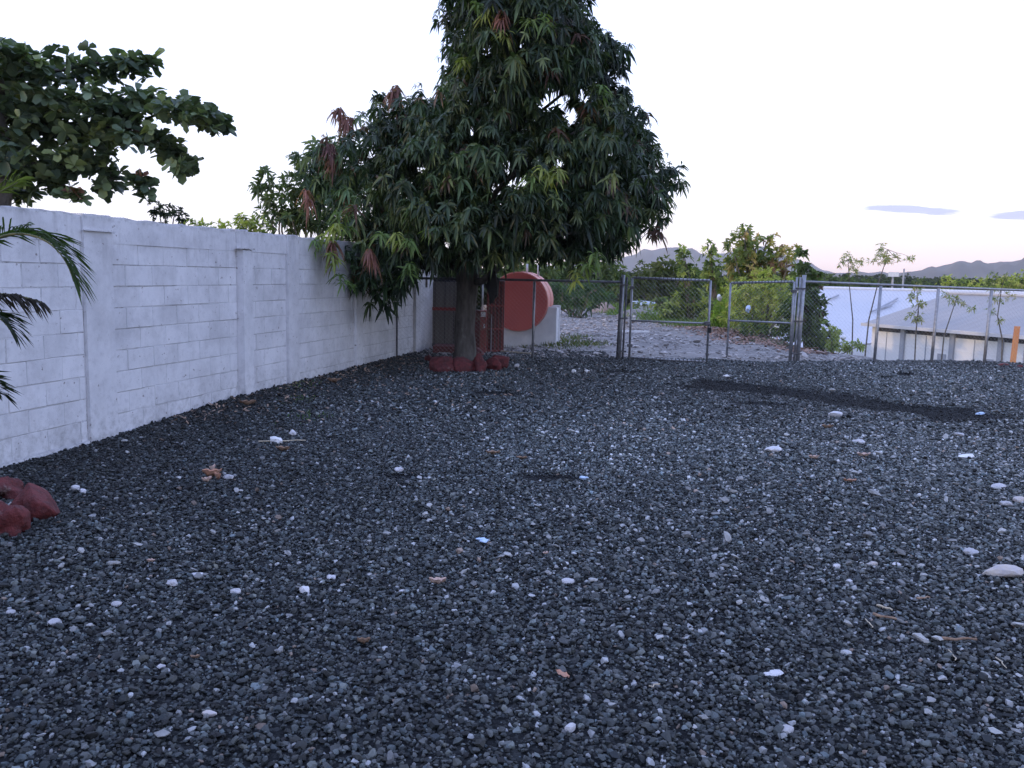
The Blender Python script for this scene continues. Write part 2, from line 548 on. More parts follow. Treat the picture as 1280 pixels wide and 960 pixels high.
def grid(xs, ys, zf, name, mat, keep=None, lift=0.0, smooth=True):
    X, Yg = np.meshgrid(xs, ys)
    Z = zf(X, Yg) + lift
    V = np.stack([X, Yg, Z], -1).reshape(-1, 3)
    nx, ny = len(xs), len(ys)
    i, j = np.meshgrid(np.arange(nx - 1), np.arange(ny - 1))
    a = (j * nx + i).ravel()
    F = np.stack([a, a + 1, a + nx + 1, a + nx], -1)
    if keep is not None:
        cx = V[F][:, :, 0].mean(1)
        cy = V[F][:, :, 1].mean(1)
        F = F[keep(cx, cy)]
    return np_mesh(name, V, F, mat, smooth=smooth)


# ------------------------------------------------------------------ ground
def spread(lo, hi, step, far, n=26):
    g = np.geomspace(1.0, far, n)[1:] - 1.0
    return np.concatenate([lo - g[::-1], np.arange(lo, hi + 1e-6, step), hi + g])


tag(grid(spread(-12, 20, .4, 6200), spread(-4, 66, .5, 6200), T, 'ground', M['earth'], lift=-0.03), kind='structure')


def wall_x(y):
    return -3.75 + 0.23 * (y - 8.0)


def yard_keep(x, y):
    return (x > wall_x(y) - 0.1) & (y < fence_y(x) + 0.25 + 0.22 * vnoise(x, y, 2.2, 9) + np.where(x > 6.3, .35, 0) + np.where(x < 1.8, .9 + .5 * (1.8 - x).clip(0, 1), 0))


tag(grid(np.arange(-9, 15, .11), np.arange(-4, 18.5, .11), T, 'gravel_yard', M['gravel_bed'], keep=yard_keep), kind='structure')


def rubble_keep(x, y):
    return (y > fence_y(x) - 0.4) & (x < 6.6 - 0.05 * (y - 17) + .4 * vnoise(x, y, .7, 8)) & (x > -4.0 - .1 * (y - 16) * 0 - (y - 16) * .02)


tag(grid(np.arange(-5, 8.5, .25), np.arange(14.5, 60, .25), T, 'rubble_track', M['rubble'], keep=rubble_keep, lift=-0.012), kind='structure')

# ------------------------------------------------------------------ crushed stone, instanced from angular stones
def rock_mesh(name, n, seed, flat=.75, mat=None, size=1.0, rough=.25):
    r = np.random.default_rng(seed)
    bm = bmesh.new()
    ex = np.array([1.0, r.uniform(.65, .95), flat * r.uniform(.7, 1.0)])
    for _ in range(n):
        d = r.normal(size=3)
        d /= np.linalg.norm(d)
        bm.verts.new(Vector(d * ex * r.uniform(1 - rough, 1.05) * size))
    bmesh.ops.convex_hull(bm, input=bm.verts)
    loose = [v for v in bm.verts if not v.link_faces]
    bmesh.ops.delete(bm, geom=loose, context='VERTS')
    me = bpy.data.meshes.new(name)
    bm.to_mesh(me)
    bm.free()
    if mat:
        me.materials.append(mat)
    return me


stones = bpy.data.collections.new('stone_shapes')
for k in range(10):
    stones.objects.link(bpy.data.objects.new('stone_shape', rock_mesh('stone_shape', 13 + k, 100 + k, .7, M['stone'])))


def instancer(name, P, R, Sc, tone, coll):
    me = bpy.data.meshes.new(name)
    n = len(P)
    me.vertices.add(n)
    me.vertices.foreach_set('co', P.astype(np.float32).ravel())
    for nm, ty, arr, key in (('rot', 'FLOAT_VECTOR', R, 'vector'), ('sc', 'FLOAT_VECTOR', Sc, 'vector')):
        a = me.attributes.new(nm, ty, 'POINT')
        a.data.foreach_set(key, arr.astype(np.float32).ravel())
    a = me.attributes.new('tone', 'FLOAT_COLOR', 'POINT')
    cc = np.ones((n, 4), np.float32)
    cc[:, :3] = tone
    a.data.foreach_set('color', cc.ravel())
    o = bpy.data.objects.new(name, me)
    C.objects.link(o)
    ng = bpy.data.node_groups.new(name, 'GeometryNodeTree')
    ng.interface.new_socket('Geometry', in_out='INPUT', socket_type='NodeSocketGeometry')
    ng.interface.new_socket('Geometry', in_out='OUTPUT', socket_type='NodeSocketGeometry')
    gi = ng.nodes.new('NodeGroupInput')
    go = ng.nodes.new('NodeGroupOutput')
    mp = ng.nodes.new('GeometryNodeMeshToPoints')
    ip = ng.nodes.new('GeometryNodeInstanceOnPoints')
    ci = ng.nodes.new('GeometryNodeCollectionInfo')
    ci.inputs[0].default_value = coll
    ci.inputs['Separate Children'].default_value = True
    ci.inputs['Reset Children'].default_value = True
    ip.inputs['Pick Instance'].default_value = True
    ri = ng.nodes.new('FunctionNodeRandomValue')
    ri.data_type = 'INT'
    ri.inputs[4].default_value = 0
    ri.inputs[5].default_value = 999
    na = ng.nodes.new('GeometryNodeInputNamedAttribute')
    na.data_type = 'FLOAT_VECTOR'
    na.inputs[0].default_value = 'rot'
    nb = ng.nodes.new('GeometryNodeInputNamedAttribute')
    nb.data_type = 'FLOAT_VECTOR'
    nb.inputs[0].default_value = 'sc'
    L = ng.links.new
    L(gi.outputs[0], mp.inputs[0])
    L(mp.outputs[0], ip.inputs['Points'])
    L(ci.outputs[0], ip.inputs['Instance'])
    L(ri.outputs[2], ip.inputs['Instance Index'])
    L(na.outputs[0], ip.inputs['Rotation'])
    L(nb.outputs[0], ip.inputs['Scale'])
    L(ip.outputs[0], go.inputs[0])
    md = o.modifiers.new('scatter', 'NODES')
    md.node_group = ng
    return o


def tones(x, y, n, pale=1.0):
    v = np.exp(rng.normal(math.log(.037), .85, n)).clip(.004, .20)
    hue = rng.normal(0, 1, (n, 1)) * np.array([[.05, .0, -.06]])
    rgb = v[:, None] * (np.array([[.92, 1.07, 1.06]]) + hue)
    big = vnoise(x, y, .8, 21) * .5 + .5
    right = ss(-1.5, 4.5, x) * .8 + .25
    pf = pale * (.030 + .08 * right * np.clip(big, 0, 1.2))
    u = rng.uniform(size=n)
    lt = u < pf
    rgb[lt] = rng.uniform(.14, .48, (lt.sum(), 1)) * np.array([[.97, 1.0, 1.02]])
    lt2 = (u > 1 - .26 * right - .05)
    rgb[lt2] = rng.uniform(.06, .15, (lt2.sum(), 1)) * np.array([[.95, 1.02, 1.0]])
    warm = rng.uniform(size=n) < .006
    rgb[warm] = rng.uniform(.12, .25, (warm.sum(), 1)) * np.array([[1.25, .95, .75]])
    rgb *= (1 + .26 * vnoise(x, y, 1.3, 33) * ss(3, 8, y) + .22 * vnoise(x * .5, y, .8, 34))[:, None].clip(.4, 1.7)
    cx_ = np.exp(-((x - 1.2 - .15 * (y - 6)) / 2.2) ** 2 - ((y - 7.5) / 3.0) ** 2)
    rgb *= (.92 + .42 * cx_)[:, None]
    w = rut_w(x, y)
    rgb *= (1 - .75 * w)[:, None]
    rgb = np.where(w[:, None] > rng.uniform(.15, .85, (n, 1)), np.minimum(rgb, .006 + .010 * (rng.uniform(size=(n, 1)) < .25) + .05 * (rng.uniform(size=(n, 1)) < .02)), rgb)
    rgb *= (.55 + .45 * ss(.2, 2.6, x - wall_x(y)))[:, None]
    return rgb.clip(.006, .6)


def scatter(y0, y1, dens, rmed, rsig, flat=1.0):
    area = (y1 - y0) * 26
    n = int(area * dens)
    y = rng.uniform(y0, y1, n)
    x = rng.uniform(-11, 15, n)
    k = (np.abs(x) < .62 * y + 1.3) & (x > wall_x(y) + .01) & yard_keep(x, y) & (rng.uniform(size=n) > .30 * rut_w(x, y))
    x, y = x[k], y[k]
    n = len(x)
    r = np.exp(rng.normal(math.log(rmed), rsig, n)).clip(rmed * .45, rmed * 2.6)
    z = T(x, y) + r * rng.uniform(-.35, .85, n)
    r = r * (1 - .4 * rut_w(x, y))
    rot = np.stack([rng.normal(0, .45, n), rng.normal(0, .45, n), rng.uniform(0, 6.28, n)], -1)
    sc = r[:, None] * rng.uniform(.8, 1.2, (n, 3))
    return np.stack([x, y, z], -1), rot, sc, tones(x, y, n)


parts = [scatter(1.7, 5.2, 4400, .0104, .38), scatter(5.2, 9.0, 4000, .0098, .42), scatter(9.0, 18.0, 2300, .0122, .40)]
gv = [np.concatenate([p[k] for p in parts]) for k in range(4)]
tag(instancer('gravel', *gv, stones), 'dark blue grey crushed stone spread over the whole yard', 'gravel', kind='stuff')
print('gravel stones', len(gv[0]))

# light pebbles strewn among the gravel: thicker to the right
n = 5600
y = rng.uniform(2.6, 14.5, n) ** 1.0
x = rng.uniform(-1, 1, n) * (.62 * y + 1)
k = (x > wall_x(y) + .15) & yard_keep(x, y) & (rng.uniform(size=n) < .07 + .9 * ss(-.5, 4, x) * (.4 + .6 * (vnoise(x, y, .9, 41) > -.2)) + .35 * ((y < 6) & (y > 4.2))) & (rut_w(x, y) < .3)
x, y = x[k], y[k]
n = len(x)
r = np.exp(rng.normal(math.log(.0145), .40, n)).clip(.008, .042)
v = rng.uniform(.12, .36, (n, 1)) * np.array([[1.0, 1.0, .97]])
tag(instancer('pale_pebbles', np.stack([x, y, T(x, y) + r * .8], -1), np.stack([rng.normal(0, .25, n), rng.normal(0, .25, n), rng.uniform(0, 6.28, n)], -1),
              r[:, None] * np.array([[1.25, 1, .75]]) * rng.uniform(.8, 1.2, (n, 3)), v, stones), 'small pale pebbles sprinkled through the dark gravel, thickest on the right', 'pebbles', kind='stuff')

# rubble beyond the gate
n = 15000
y = 15.0 + rng.uniform(0, 1, n) ** 1.3 * 34
x = rng.uniform(-3, 8, n)
k = rubble_keep(x, y) & (y > fence_y(x) + .3) & ((vnoise(x, y, 1.2, 51) > -.35) | (rng.uniform(size=n) < .3))
x, y = x[k], y[k]
n = len(x)
r = np.exp(rng.normal(math.log(.030), .45, n)).clip(.012, .11)
v = rng.uniform(.12, .42, (n, 1)) * np.array([[1.06, .98, .93]])
tag(instancer('rubble_stones', np.stack([x, y, T(x, y) + r * .3], -1), rng.uniform(0, 6.28, (n, 3)) * [.06, .06, 1], r[:, None] * rng.uniform(.7, 1.2, (n, 3)) * [1.2, 1, .7], v, stones),
    'pale broken stones lying over the track behind the gate', 'rubble', kind='stuff')

# ------------------------------------------------------------------ boundary wall (left)
WD = np.array([0.23, 1.0, 0.0])
WD /= np.linalg.norm(WD)
WN = np.array([WD[1], -WD[0], 0.0])          # towards the yard
UPV = np.array([0, 0, 1.0])
W0 = np.array([wall_x(0), 0.0, 0.0])


def on_wall(u, v=400):
    d = ray(u, v)
    o_ = np.array([0, 0, EYE])
    t_ = np.dot(W0 - o_, WN) / np.dot(d, WN)
    p = o_ + d * t_
    return float(np.dot(p - W0, WD))


wall = empty('block_wall', W0)
wall.rotation_euler = (0, 0, math.atan2(WD[1], WD[0]))
tag(wall, 'long white painted concrete block wall along the left side of the yard', 'wall')


class WB(MB):
    """builds in wall coordinates: x along, y = -proud towards yard, z up"""
    def build(self, name, mat, parent=wall, smooth=False, mesh_only=False):
        me = bpy.data.meshes.new(name)
        me.from_pydata(self.v, [], self.f)
        me.materials.append(mat)
        o = bpy.data.objects.new(name, me)
        C.objects.link(o)
        o.parent = parent
        return o


pil = [(-12.2, -11.9, .03), (-8.0, -7.7, .03), (-4.0, -3.7, .03), (-.6, -.3, .03), (2.7, 3.0, .03)]
pil += [(on_wall(106, 420), on_wall(141, 420), .028), (on_wall(297, 400), on_wall(309, 400), .085), (on_wall(358, 380), on_wall(371, 380), .035),
        (on_wall(443, 380), on_wall(451, 380), .035), (on_wall(517, 400), on_wall(524, 400), .05)]
WEND = pil[-1][1]
BEAM0, TOPZ, FOOT = 1.815, 2.045, -0.25


def wavy_slab(x0, x1, y0, y1, z0, z1, amp, step=.11, seed=0, side=0.0):
    """long box with an uneven, hand-trowelled top edge and face"""
    r = random.Random(seed)
    n = max(2, int((x1 - x0) / step))
    w = WB()
    vs = []
    for i in range(n + 1):
        x = x0 + (x1 - x0) * i / n
        dz = r.uniform(-amp, amp)
        ds = r.uniform(-side, side)
        vs += [(x, y0 + ds, z0), (x, y0 + ds + r.uniform(-side, side) / 2, z1 + dz - .012), (x, y0 + .016, z1 + dz), (x, y1, z1 + dz + r.uniform(-amp, amp) / 2), (x, y1, z0)]
    fs = []
    for i in range(n):
        for k in range(5):
            k2 = (k + 1) % 5
            fs.append((i * 5 + k, (i + 1) * 5 + k, (i + 1) * 5 + k2, i * 5 + k2))
    fs += [(0, 1, 2, 3, 4), tuple(n * 5 + q for q in (4, 3, 2, 1, 0))]
    return w.add(vs, fs)


WB().box((-14, .0055, -.6), (WEND, .16, BEAM0 - .002)).build('mortar', M['mortar'])
wavy_slab(WEND + .003, WEND + 1.05, .0, .16, FOOT, TOPZ, .012, seed=33, side=.003).build('added_shade_wall', M['plaster'])  # extra wall length, added past the end to shade the plank door


def block_mesh(w, seed):
    r = random.Random(seed)
    h, bv = .1965, .005
    j = lambda a=.002: r.uniform(-a, a)
    vs = []
    for (yy, ins) in ((.03, 0.0), (.0 + bv, 0.0), (0.0, bv)):
        for (sx, sz) in ((0, 0), (1, 0), (1, 1), (0, 1)):
            vs.append(((ins if sx == 0 else w - ins) + j(), yy + (j(.0012) if yy < .02 else 0), (ins if sz == 0 else h - ins) + j(.0016)))
    fs = []
    for a in (0, 4):
        for k in range(4):
            k2 = (k + 1) % 4
            fs.append((a + k, a + k2, a + 4 + k2, a + 4 + k))
    fs.append((8, 9, 10, 11))
    me = bpy.data.meshes.new('block')
    me.from_pydata(vs, [], fs)
    me.materials.append(M['wall'])
    return me


full = [block_mesh(.3935, k) for k in range(8)]
far = WB()
nblk = 0
r = random.Random(3)
for b in range(len(pil) - 1):
    x0, x1 = pil[b][1], pil[b + 1][0]
    near_part = x1 > 4.0
    for c in range(9):
        z = .012 + c * .2 - .0
        s = x0 - (.2 if c % 2 else 0.0) + .005
        while s < x1 - .03:
            a, e = max(s, x0 + .004), min(s + .3935, x1 - .013)
            wd = e - a
            if wd > .04:
                dy = r.uniform(-.0035, .0035)
                if near_part and nblk < 290:
                    me = r.choice(full) if wd > .392 else block_mesh(wd, r.random())
                    o = bpy.data.objects.new('block', me)
                    o.location = (a, dy, z)
                    if r.random() < .30:
                        o.scale = (1.016, 1, 1.0)
                    if r.random() < .30:
                        o.scale[2] = 1.02
                    o.parent = wall
                    C.objects.link(o)
                    nblk += 1
                else:
                    far.box((a, dy, z), (e, .03, z + .195))
            s += .4
ob = far.build('blockwork', M['wall'])
ob['kind'] = 'stuff'
print('blocks', nblk)
for b in range(len(pil) - 1):
    wavy_slab(pil[b][1] + .001, pil[b + 1][0] - .001, -.006, .16, BEAM0 - .01 + .0, TOPZ, .012, seed=b, side=.003).build('top_beam', M['plaster'])
    wavy_slab(pil[b][1] + .001, pil[b + 1][0] - .001, -.012 - .004, .02, FOOT, .03, .008, seed=b + 50).build('footing', M['plaster'])
for i, (a, e, pr) in enumerate(pil):
    hgt = 1.83 if i in (6,) else TOPZ + .012
    w = wavy_slab(a, e, -pr, .17, FOOT, hgt, .006, step=.07, seed=80 + i, side=.003)
    w.build('pilaster', M['plaster'])
    if i == 6:
        wavy_slab(a - .02, e + .02, -.02, .17, 1.832, TOPZ + .01, .01, seed=5).build('top_beam', M['plaster'])
        WB().box((a - .06, -.10, 1.830), (e + .03, -.021, 1.842)).build('cap_slab', M['mortar'])
    if i == 5:
        WB().box((a - .02, -.05, 1.905), (e + .03, -.029, 1.918)).build('cap_slab', M['mortar'])


# ------------------------------------------------------------------ chain-link fence and gates
def chain_mesh(p0, p1, z0, z1, pitch=.075, r=.0014):
    p0, p1 = np.array(p0[:2], float), np.array(p1[:2], float)
    L = np.linalg.norm(p1 - p0)
    d = (p1 - p0) / L
    nrm = np.array([d[1], -d[0]])
    H = z1 - z0
    vs, fs = [], []
    n = int((L + H) / pitch) + 1
    for sg in (1, -1):
        for i in range(n):
            s0 = i * pitch - (H if sg > 0 else 0)
            a, b = s0, s0 + sg * H          # s at bottom, s at top
            if sg < 0:
                a, b = i * pitch, i * pitch - H
            ta, tb = 0.0, 1.0
            if b != a:
                t0, t1 = (0 - a) / (b - a), (L - a) / (b - a)
                lo, hi = min(t0, t1), max(t0, t1)
                ta, tb = max(0, lo), min(1, hi)
            if tb - ta < .02:
                continue
            k = len(vs)
            for tt in (ta, tb):
                s, z = a + (b - a) * tt, z0 + H * tt
                for (o1, o2) in ((0, 1), (.87, -.5), (-.87, -.5)):
                    q = p0 + d * (s + o2 * r) + nrm * (o1 * r + sg * r)
                    vs.append((q[0], q[1], z + (o2 * r * .3)))
            fs += [(k, k + 1, k + 4, k + 3), (k + 1, k + 2, k + 5, k + 4), (k + 2, k, k + 3, k + 5)]
    w = MB()
    w.add(vs, fs)
    return w


def post(name, u, vtop, vbot, y, r, root, mat='galv', n=10):
    t = at(u[0], vtop, y)
    b = at(u[1], vbot, y)
    w = MB().tube([b + [0, 0, -.2], b, t], r, n)
    w.tube([t, t + (0, 0, .025)], [r * 1.15, r * .5], n)
    return w.build(name, M[mat], root, True)


def rails(pts, r, n=8):
    return MB().tube(pts, r, n)


def fp(x, z):
    return np.array([x, fence_y(x), z])


XE = float(W0[0] + WD[0] * 0) 
# left run: from the wall to the gate
xl = -2.10
GP = at(778, 400, 15.6)                      # left gate post
gx0 = float(GP[0])
f1 = empty('chain_link_fence', (xl, fence_y(xl), 0.1))
tag(f1, 'chain link fence between the white wall and the left gate post', 'fence')


def vz(u, v, x):
    """height seen at pixel row v where the fence passes x"""
    return float(at(u, v, fence_y(x))[2])


zt1 = vz(700, 351, at(700, 351, 15.6)[0])
rails([fp(xl + .02, zt1 - .01), fp(-.5, zt1 + .0), fp(gx0, zt1)], .021).build('top_rail', M['galv_dark'], f1, True)
for (u, vt, vb, rr, mt) in ((488, 352, 449, .019, 'galv_dark'), (498, 352, 449, .014, 'galv_dark'), (667, 353, 449, .024, 'galv')):
    x_ = float(at(u, 400, 15.45)[0])
    z0 = float(T(x_, fence_y(x_)))
    MB().tube([(x_, fence_y(x_), z0 - .2), (x_, fence_y(x_), zt1 - .022)], rr, 8).build('fence_post', M[mt], f1, True)
o = chain_mesh(fp(xl, 0), fp(gx0 - .05, 0), .12, zt1 - .02).build('chain_link', M['wire'], f1)
# a few dead vines tangled in the mesh
w = MB()
for k in range(9):
    x_ = float(at(random.uniform(598, 632), 400, 15.45)[0])
    z_ = random.uniform(.15, .5)
    pts = []
    for q in range(8):
        pts.append((x_ + random.uniform(-.05, .05) + .02 * q * random.choice((-1, 1)), fence_y(x_) + .02 + random.uniform(-.02, .02), z_ + q * random.uniform(.07, .14)))
    w.tube(pts, .004, 4)
w.build('dry_vine', M['twig'], f1)

# right run
gx1 = float(at(1002, 400, 15.9)[0])
xr = 13.6
f2 = empty('chain_link_fence', (gx1, fence_y(gx1), 0.1))
tag(f2, 'chain link fence section right of the gate with three thin posts, before the pale warehouse', 'fence')
ztr0 = vz(1010, 352, gx1)
ztr1 = float(at(1280, 363, fence_y(9.6))[2])
xq = float(at(1280, 363, fence_y(9.6))[0])
zz = lambda x: ztr0 + (ztr1 - ztr0) * (x - gx1) / (xq - gx1)
rails([fp(gx1, ztr0), fp(xq, ztr1), fp(xr, zz(xr))], .021).build('top_rail', M['galv'], f2, True)
for u in (1094, 1169, 1239, 1312, 1390):
    x_ = float(at(u, 400, 16.3)[0])
    z0 = float(T(x_, fence_y(x_)))
    MB().tube([(x_ - .02, fence_y(x_), z0 - .3), (x_, fence_y(x_), zz(x_) + .0 - .022)], .030, 8).build('fence_post', M['galv'], f2, True)
chain_mesh(fp(gx1 + .06, 0), fp(xr, 0), .12, ztr1 - .01).build('chain_link', M['wire'], f2)

# gate posts: each a pair of pipes strapped together
for (x_, lab, dxs, ut, ub) in ((gx0, 'tall double pipe gate post at the left of the double gate', (-.040, .0, .065), 778, 775),
                               (gx1, 'tall double pipe gate post at the right of the double gate', (-.095, -.03, .035), 1000, 998)):
    g = empty('gate_post', (x_, fence_y(x_), float(T(x_, fence_y(x_)))))
    tag(g, lab, 'gate post', 'posts that carry the double gate')
    for k, dx_ in enumerate(dxs):
        rr = (.016, .033, .018)[k] if x_ == gx0 else (.020, .020, .037)[k]
        MB().tube([(x_ + dx_ - .03, fence_y(x_), -.1), (x_ + dx_, fence_y(x_) + .0, vz(ut, 345, x_) + (.02 if rr > .03 else -.02))], rr, 10).build('pipe', M['galv' if rr > .03 or x_ != gx0 else 'galv_dark'], g, True)
    for zb in (.25, .85, 1.45):
        MB().box((x_ + dxs[0] - .03, fence_y(x_) - .05, zb), (x_ + dxs[2] + .03, fence_y(x_) - .044, zb + .03)).build('strap', M['galv_dark'], g)


def gate(lab, hx, hy, ex, ey, ztop0, ztop1, zbot, zmid, lock):
    g = empty('mesh_gate', (hx, hy, zbot))
    tag(g, lab, 'gate', 'leaves of the chain link double gate')
    A, B = np.array([hx, hy, 0.]), np.array([ex, ey, 0.])
    P = lambda t, z: A + (B - A) * t + [0, 0, z]
    rr = .021
    for t_, zt in ((0, ztop0), (1, ztop1)):
        MB().tube([P(t_, zbot), P(t_, zt)], rr, 8).build('upright', M['galv'], g, True)
    MB().tube([P(0.01, ztop0 - .0), P(.99, ztop1)], rr * .98, 8).build('top_bar', M['galv'], g, True)
    MB().tube([P(0.01, zmid), P(.99, zmid - .01)], rr * .8, 8).build('middle_bar', M['galv'], g, True)
    MB().tube([P(0.01, zbot + .02), P(.99, zbot)], rr * .98, 8).build('bottom_bar', M['galv'], g, True)
    for z in (.35, ztop0 - .2):
        MB().box(P(0, z) - [.045, .03, 0], P(0, z) + [.045, .03, .05]).build('hinge', M['galv_dark'], g)
    chain_mesh(P(.01, 0), P(.99, 0), zbot + .03, min(ztop0, ztop1) - .01).build('chain_link', M['wire'], g)
    # tie wires that wrap the bars
    w = MB()
    for k in range(1, 20):
        for z in (zbot + .012, ztop0 + (ztop1 - ztop0) * k / 20):
            c = P(k / 20, z)
            w.box(c - [.006, .0235, .0245], c + [.006, .0235, .0245])
    w.build('tie_wire', M['galv_dark'], g)['kind'] = 'stuff'
    if lock:
        c = P(1, zmid - .01)
        MB().box(c - [.07, .06, .035], c + [.02, .05, .035]).build('latch', M['galv_dark'], g)
        w = MB().box(c - [.03, .10, .16], c + [.03, -.05, -.07])
        w.tube([c + (-.018, -.075, -.07), c + (-.018, -.075, -.02), c + (.018, -.075, -.02), c + (.018, -.075, -.07)], .005, 6)
        w.build('padlock', M['black'], g)
    return g


hL = np.array([gx0 + .16, fence_y(gx0 + .16) - .02])
eL = at(886, 400, 15.45)
gate('left leaf of the wire gate with a dark latch on its free edge', hL[0], hL[1], eL[0], 15.45, vz(784, 347, 2.0), float(at(886, 350.5, 15.45)[2]), float(at(884, 452, 15.45)[2]), float(at(835, 402, 15.6)[2]), True)
hR = np.array([gx1 - .15, fence_y(gx1) - .02])
eR = at(911, 400, 16.7)
gate('right leaf of the wire gate standing slightly ajar beside the right post', hR[0], hR[1], eR[0], 16.7, vz(994, 352, gx1), float(at(911, 353.5, 16.7)[2]), float(at(908, 449, 16.7)[2]), float(at(950, 402, 16.3)[2]), False)


# ------------------------------------------------------------------ red tank on its concrete cradle and what stands beside it
tc0 = at(648, 377, 18.2)
TR = .625
axis = np.array([.12, .99, .0])
axis /= np.linalg.norm(axis)
side = np.array([axis[1], -axis[0], 0])
zg = float(T(tc0[0], tc0[1]))
tank = empty('fuel_tank', tc0)
tag(tank, 'big red cylindrical tank lying on a concrete cradle behind the fence', 'tank')


def ring(c, r_, n=48):
    return [c + side * (r_ * math.cos(2 * math.pi * k / n)) + UPV * (r_ * math.sin(2 * math.pi * k / n)) for k in range(n)]


def rings(rs, cap0=True, cap1=True):
    n = 48
    w = MB()
    vs = []
    for (d_, r_) in rs:
        vs += ring(tc0 + axis * d_, r_)
    fs = [(i * n + k, i * n + (k + 1) % n, (i + 1) * n + (k + 1) % n, (i + 1) * n + k) for i in range(len(rs) - 1) for k in range(n)]
    if cap0:
        fs.append(tuple(range(n)))
    if cap1:
        fs.append(tuple(range((len(rs) - 1) * n, len(rs) * n))[::-1])
    return w.add(vs, fs)


rings([(-.004, TR * .955), (0, TR * .97), (.004, TR * .97)]).build('end_cap', M['tank_red'], tank)
rings([(.006, TR * .97), (.008, TR), (1.5, TR), (1.53, TR * .96)]).build('shell', M['tank_shell'], tank)
for d_ in (.75,):
    rings([(d_, TR + .001), (d_, TR + .006), (d_ + .03, TR + .006), (d_ + .03, TR + .001)], False, False).build('weld_seam', M['tank_red'], tank)
for (d_, s_, h_) in ((.35, .13, .20), (.9, .32, .26)):
    c = tc0 + axis * d_ + side * s_ + UPV * (math.sqrt(TR ** 2 - s_ ** 2) - .02)
    MB().tube([c, c + UPV * h_], .022, 8).build('vent_pipe', M['white_label'], tank, True)

cr = empty('concrete_cradle', (tc0[0], tc0[1], zg))
tag(cr, 'pale concrete saddle cradle under the red tank', 'cradle')
for d_ in (.10, 1.10):
    # saddle with a curved seat
    vs, fs = [], []
    half, top = .80, tc0[2] - .10
    n = 14
    outline = [(-half, zg - .15)]
    outline += [(-half, top)]
    rr = TR + .012
    for k in range(n + 1):
        a = math.pi + math.asin(.10 / rr) + (math.pi - 2 * math.asin(.10 / rr)) * k / n
        outline.append((rr * math.cos(a), tc0[2] + rr * math.sin(a)))
    outline += [(half, top), (half, zg - .15)]
    m_ = len(outline)
    for dd in (d_, d_ + .22):
        vs += [tc0 * [1, 1, 0] + axis * dd + side * s_ + UPV * z_ for s_, z_ in outline]
    # walls plus strips from the seat down to the base line
    fs += [(k, k + 1, m_ + k + 1, m_ + k) for k in range(m_ - 1)]
    bl = len(vs)
    for dd in (d_, d_ + .22):
        vs += [tc0 * [1, 1, 0] + axis * dd + side * s_ + UPV * (zg - .15) for s_, z_ in outline]
    for k in range(1, m_ - 2):
        fs.append((k, bl + k, bl + k + 1, k + 1))
        fs.append((m_ + k, m_ + k + 1, bl + m_ + k + 1, bl + m_ + k))
    MB().add(vs, fs).build('saddle', M['concrete'], cr)
for sg in (-1, 1):
    MB().box((-.05 if sg > 0 else -.05, .32, zg - .15), (.05, 1.04, tc0[2] - .14), (side, axis, UPV), tc0 * [1, 1, 0] + side * sg * .74).build('side_wall', M['concrete'], cr)

# red cabinet between trunk and tank
c0 = at(629, 430, 17.0)
zc = float(T(c0[0], c0[1]))
cab = empty('red_enclosure', (c0[0] - .2, 17.0, zc))
tag(cab, 'tall red sheet metal enclosure standing left of the red tank', 'enclosure')
xL_, xR_ = float(at(608, 400, 17.0)[0]), float(at(630, 400, 17.0)[0])
zt = float(at(618, 351, 17.0)[2])
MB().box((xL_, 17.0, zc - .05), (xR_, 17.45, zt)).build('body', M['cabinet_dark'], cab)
for k in range(5):
    x_ = xL_ + .02 + k * (xR_ - xL_ - .06) / 4
    MB().box((x_, 16.985, zc + .02), (x_ + .018, 16.9985, zt - .02)).build('rib', M['cabinet_red'], cab)
MB().tube([(xL_ + .10, 16.95, zc - .02), (xL_ + .10, 16.95, zc + .75)], .010, 6).build('pipe', M['galv'], cab)
for h_ in (.45, .9, 1.3):
    MB().box((xL_ - .005, 16.980, zc + h_), (xR_ + .005, 16.9845, zc + h_ + .03)).build('cross_bar', M['cabinet_red'], cab)
MB().box((xL_ - .01, 16.975, zc + .0), (xR_ + .01, 16.984, zc + .05)).build('bottom_edge', M['cabinet_red'], cab)

pc = at(600, 430, 16.7)
zp = float(T(pc[0], 16.7))
pump = empty('fuel_dispenser', (pc[0], 16.7, zp))
tag(pump, 'narrow red dispenser box with a small white label, just right of the tree trunk', 'dispenser')
xa, xb, xc = [float(at(q, 400, 16.7)[0]) for q in (592, 600, 608)]
z1 = float(at(600, 388, 16.7)[2])
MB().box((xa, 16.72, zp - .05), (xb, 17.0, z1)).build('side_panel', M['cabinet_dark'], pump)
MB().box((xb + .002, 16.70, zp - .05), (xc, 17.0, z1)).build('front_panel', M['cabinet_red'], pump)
la = at(601, 396, 16.69)
lb = at(607, 390, 16.69)
MB().box((la[0], 16.688, la[2]), (lb[0], 16.6985, lb[2])).build('label', M['white_label'], pump)
la = at(604, 410, 16.69)
lb = at(606.5, 405, 16.69)
MB().box((la[0], 16.688, la[2]), (lb[0], 16.6985, lb[2])).build('label', M['white_label'], pump)
pa = at(603, 388, 16.8)
MB().tube([(pa[0], 16.8, z1), (pa[0], 16.8, z1 + .5)], .016, 8).build('pipe', M['white_label'], pump, True)

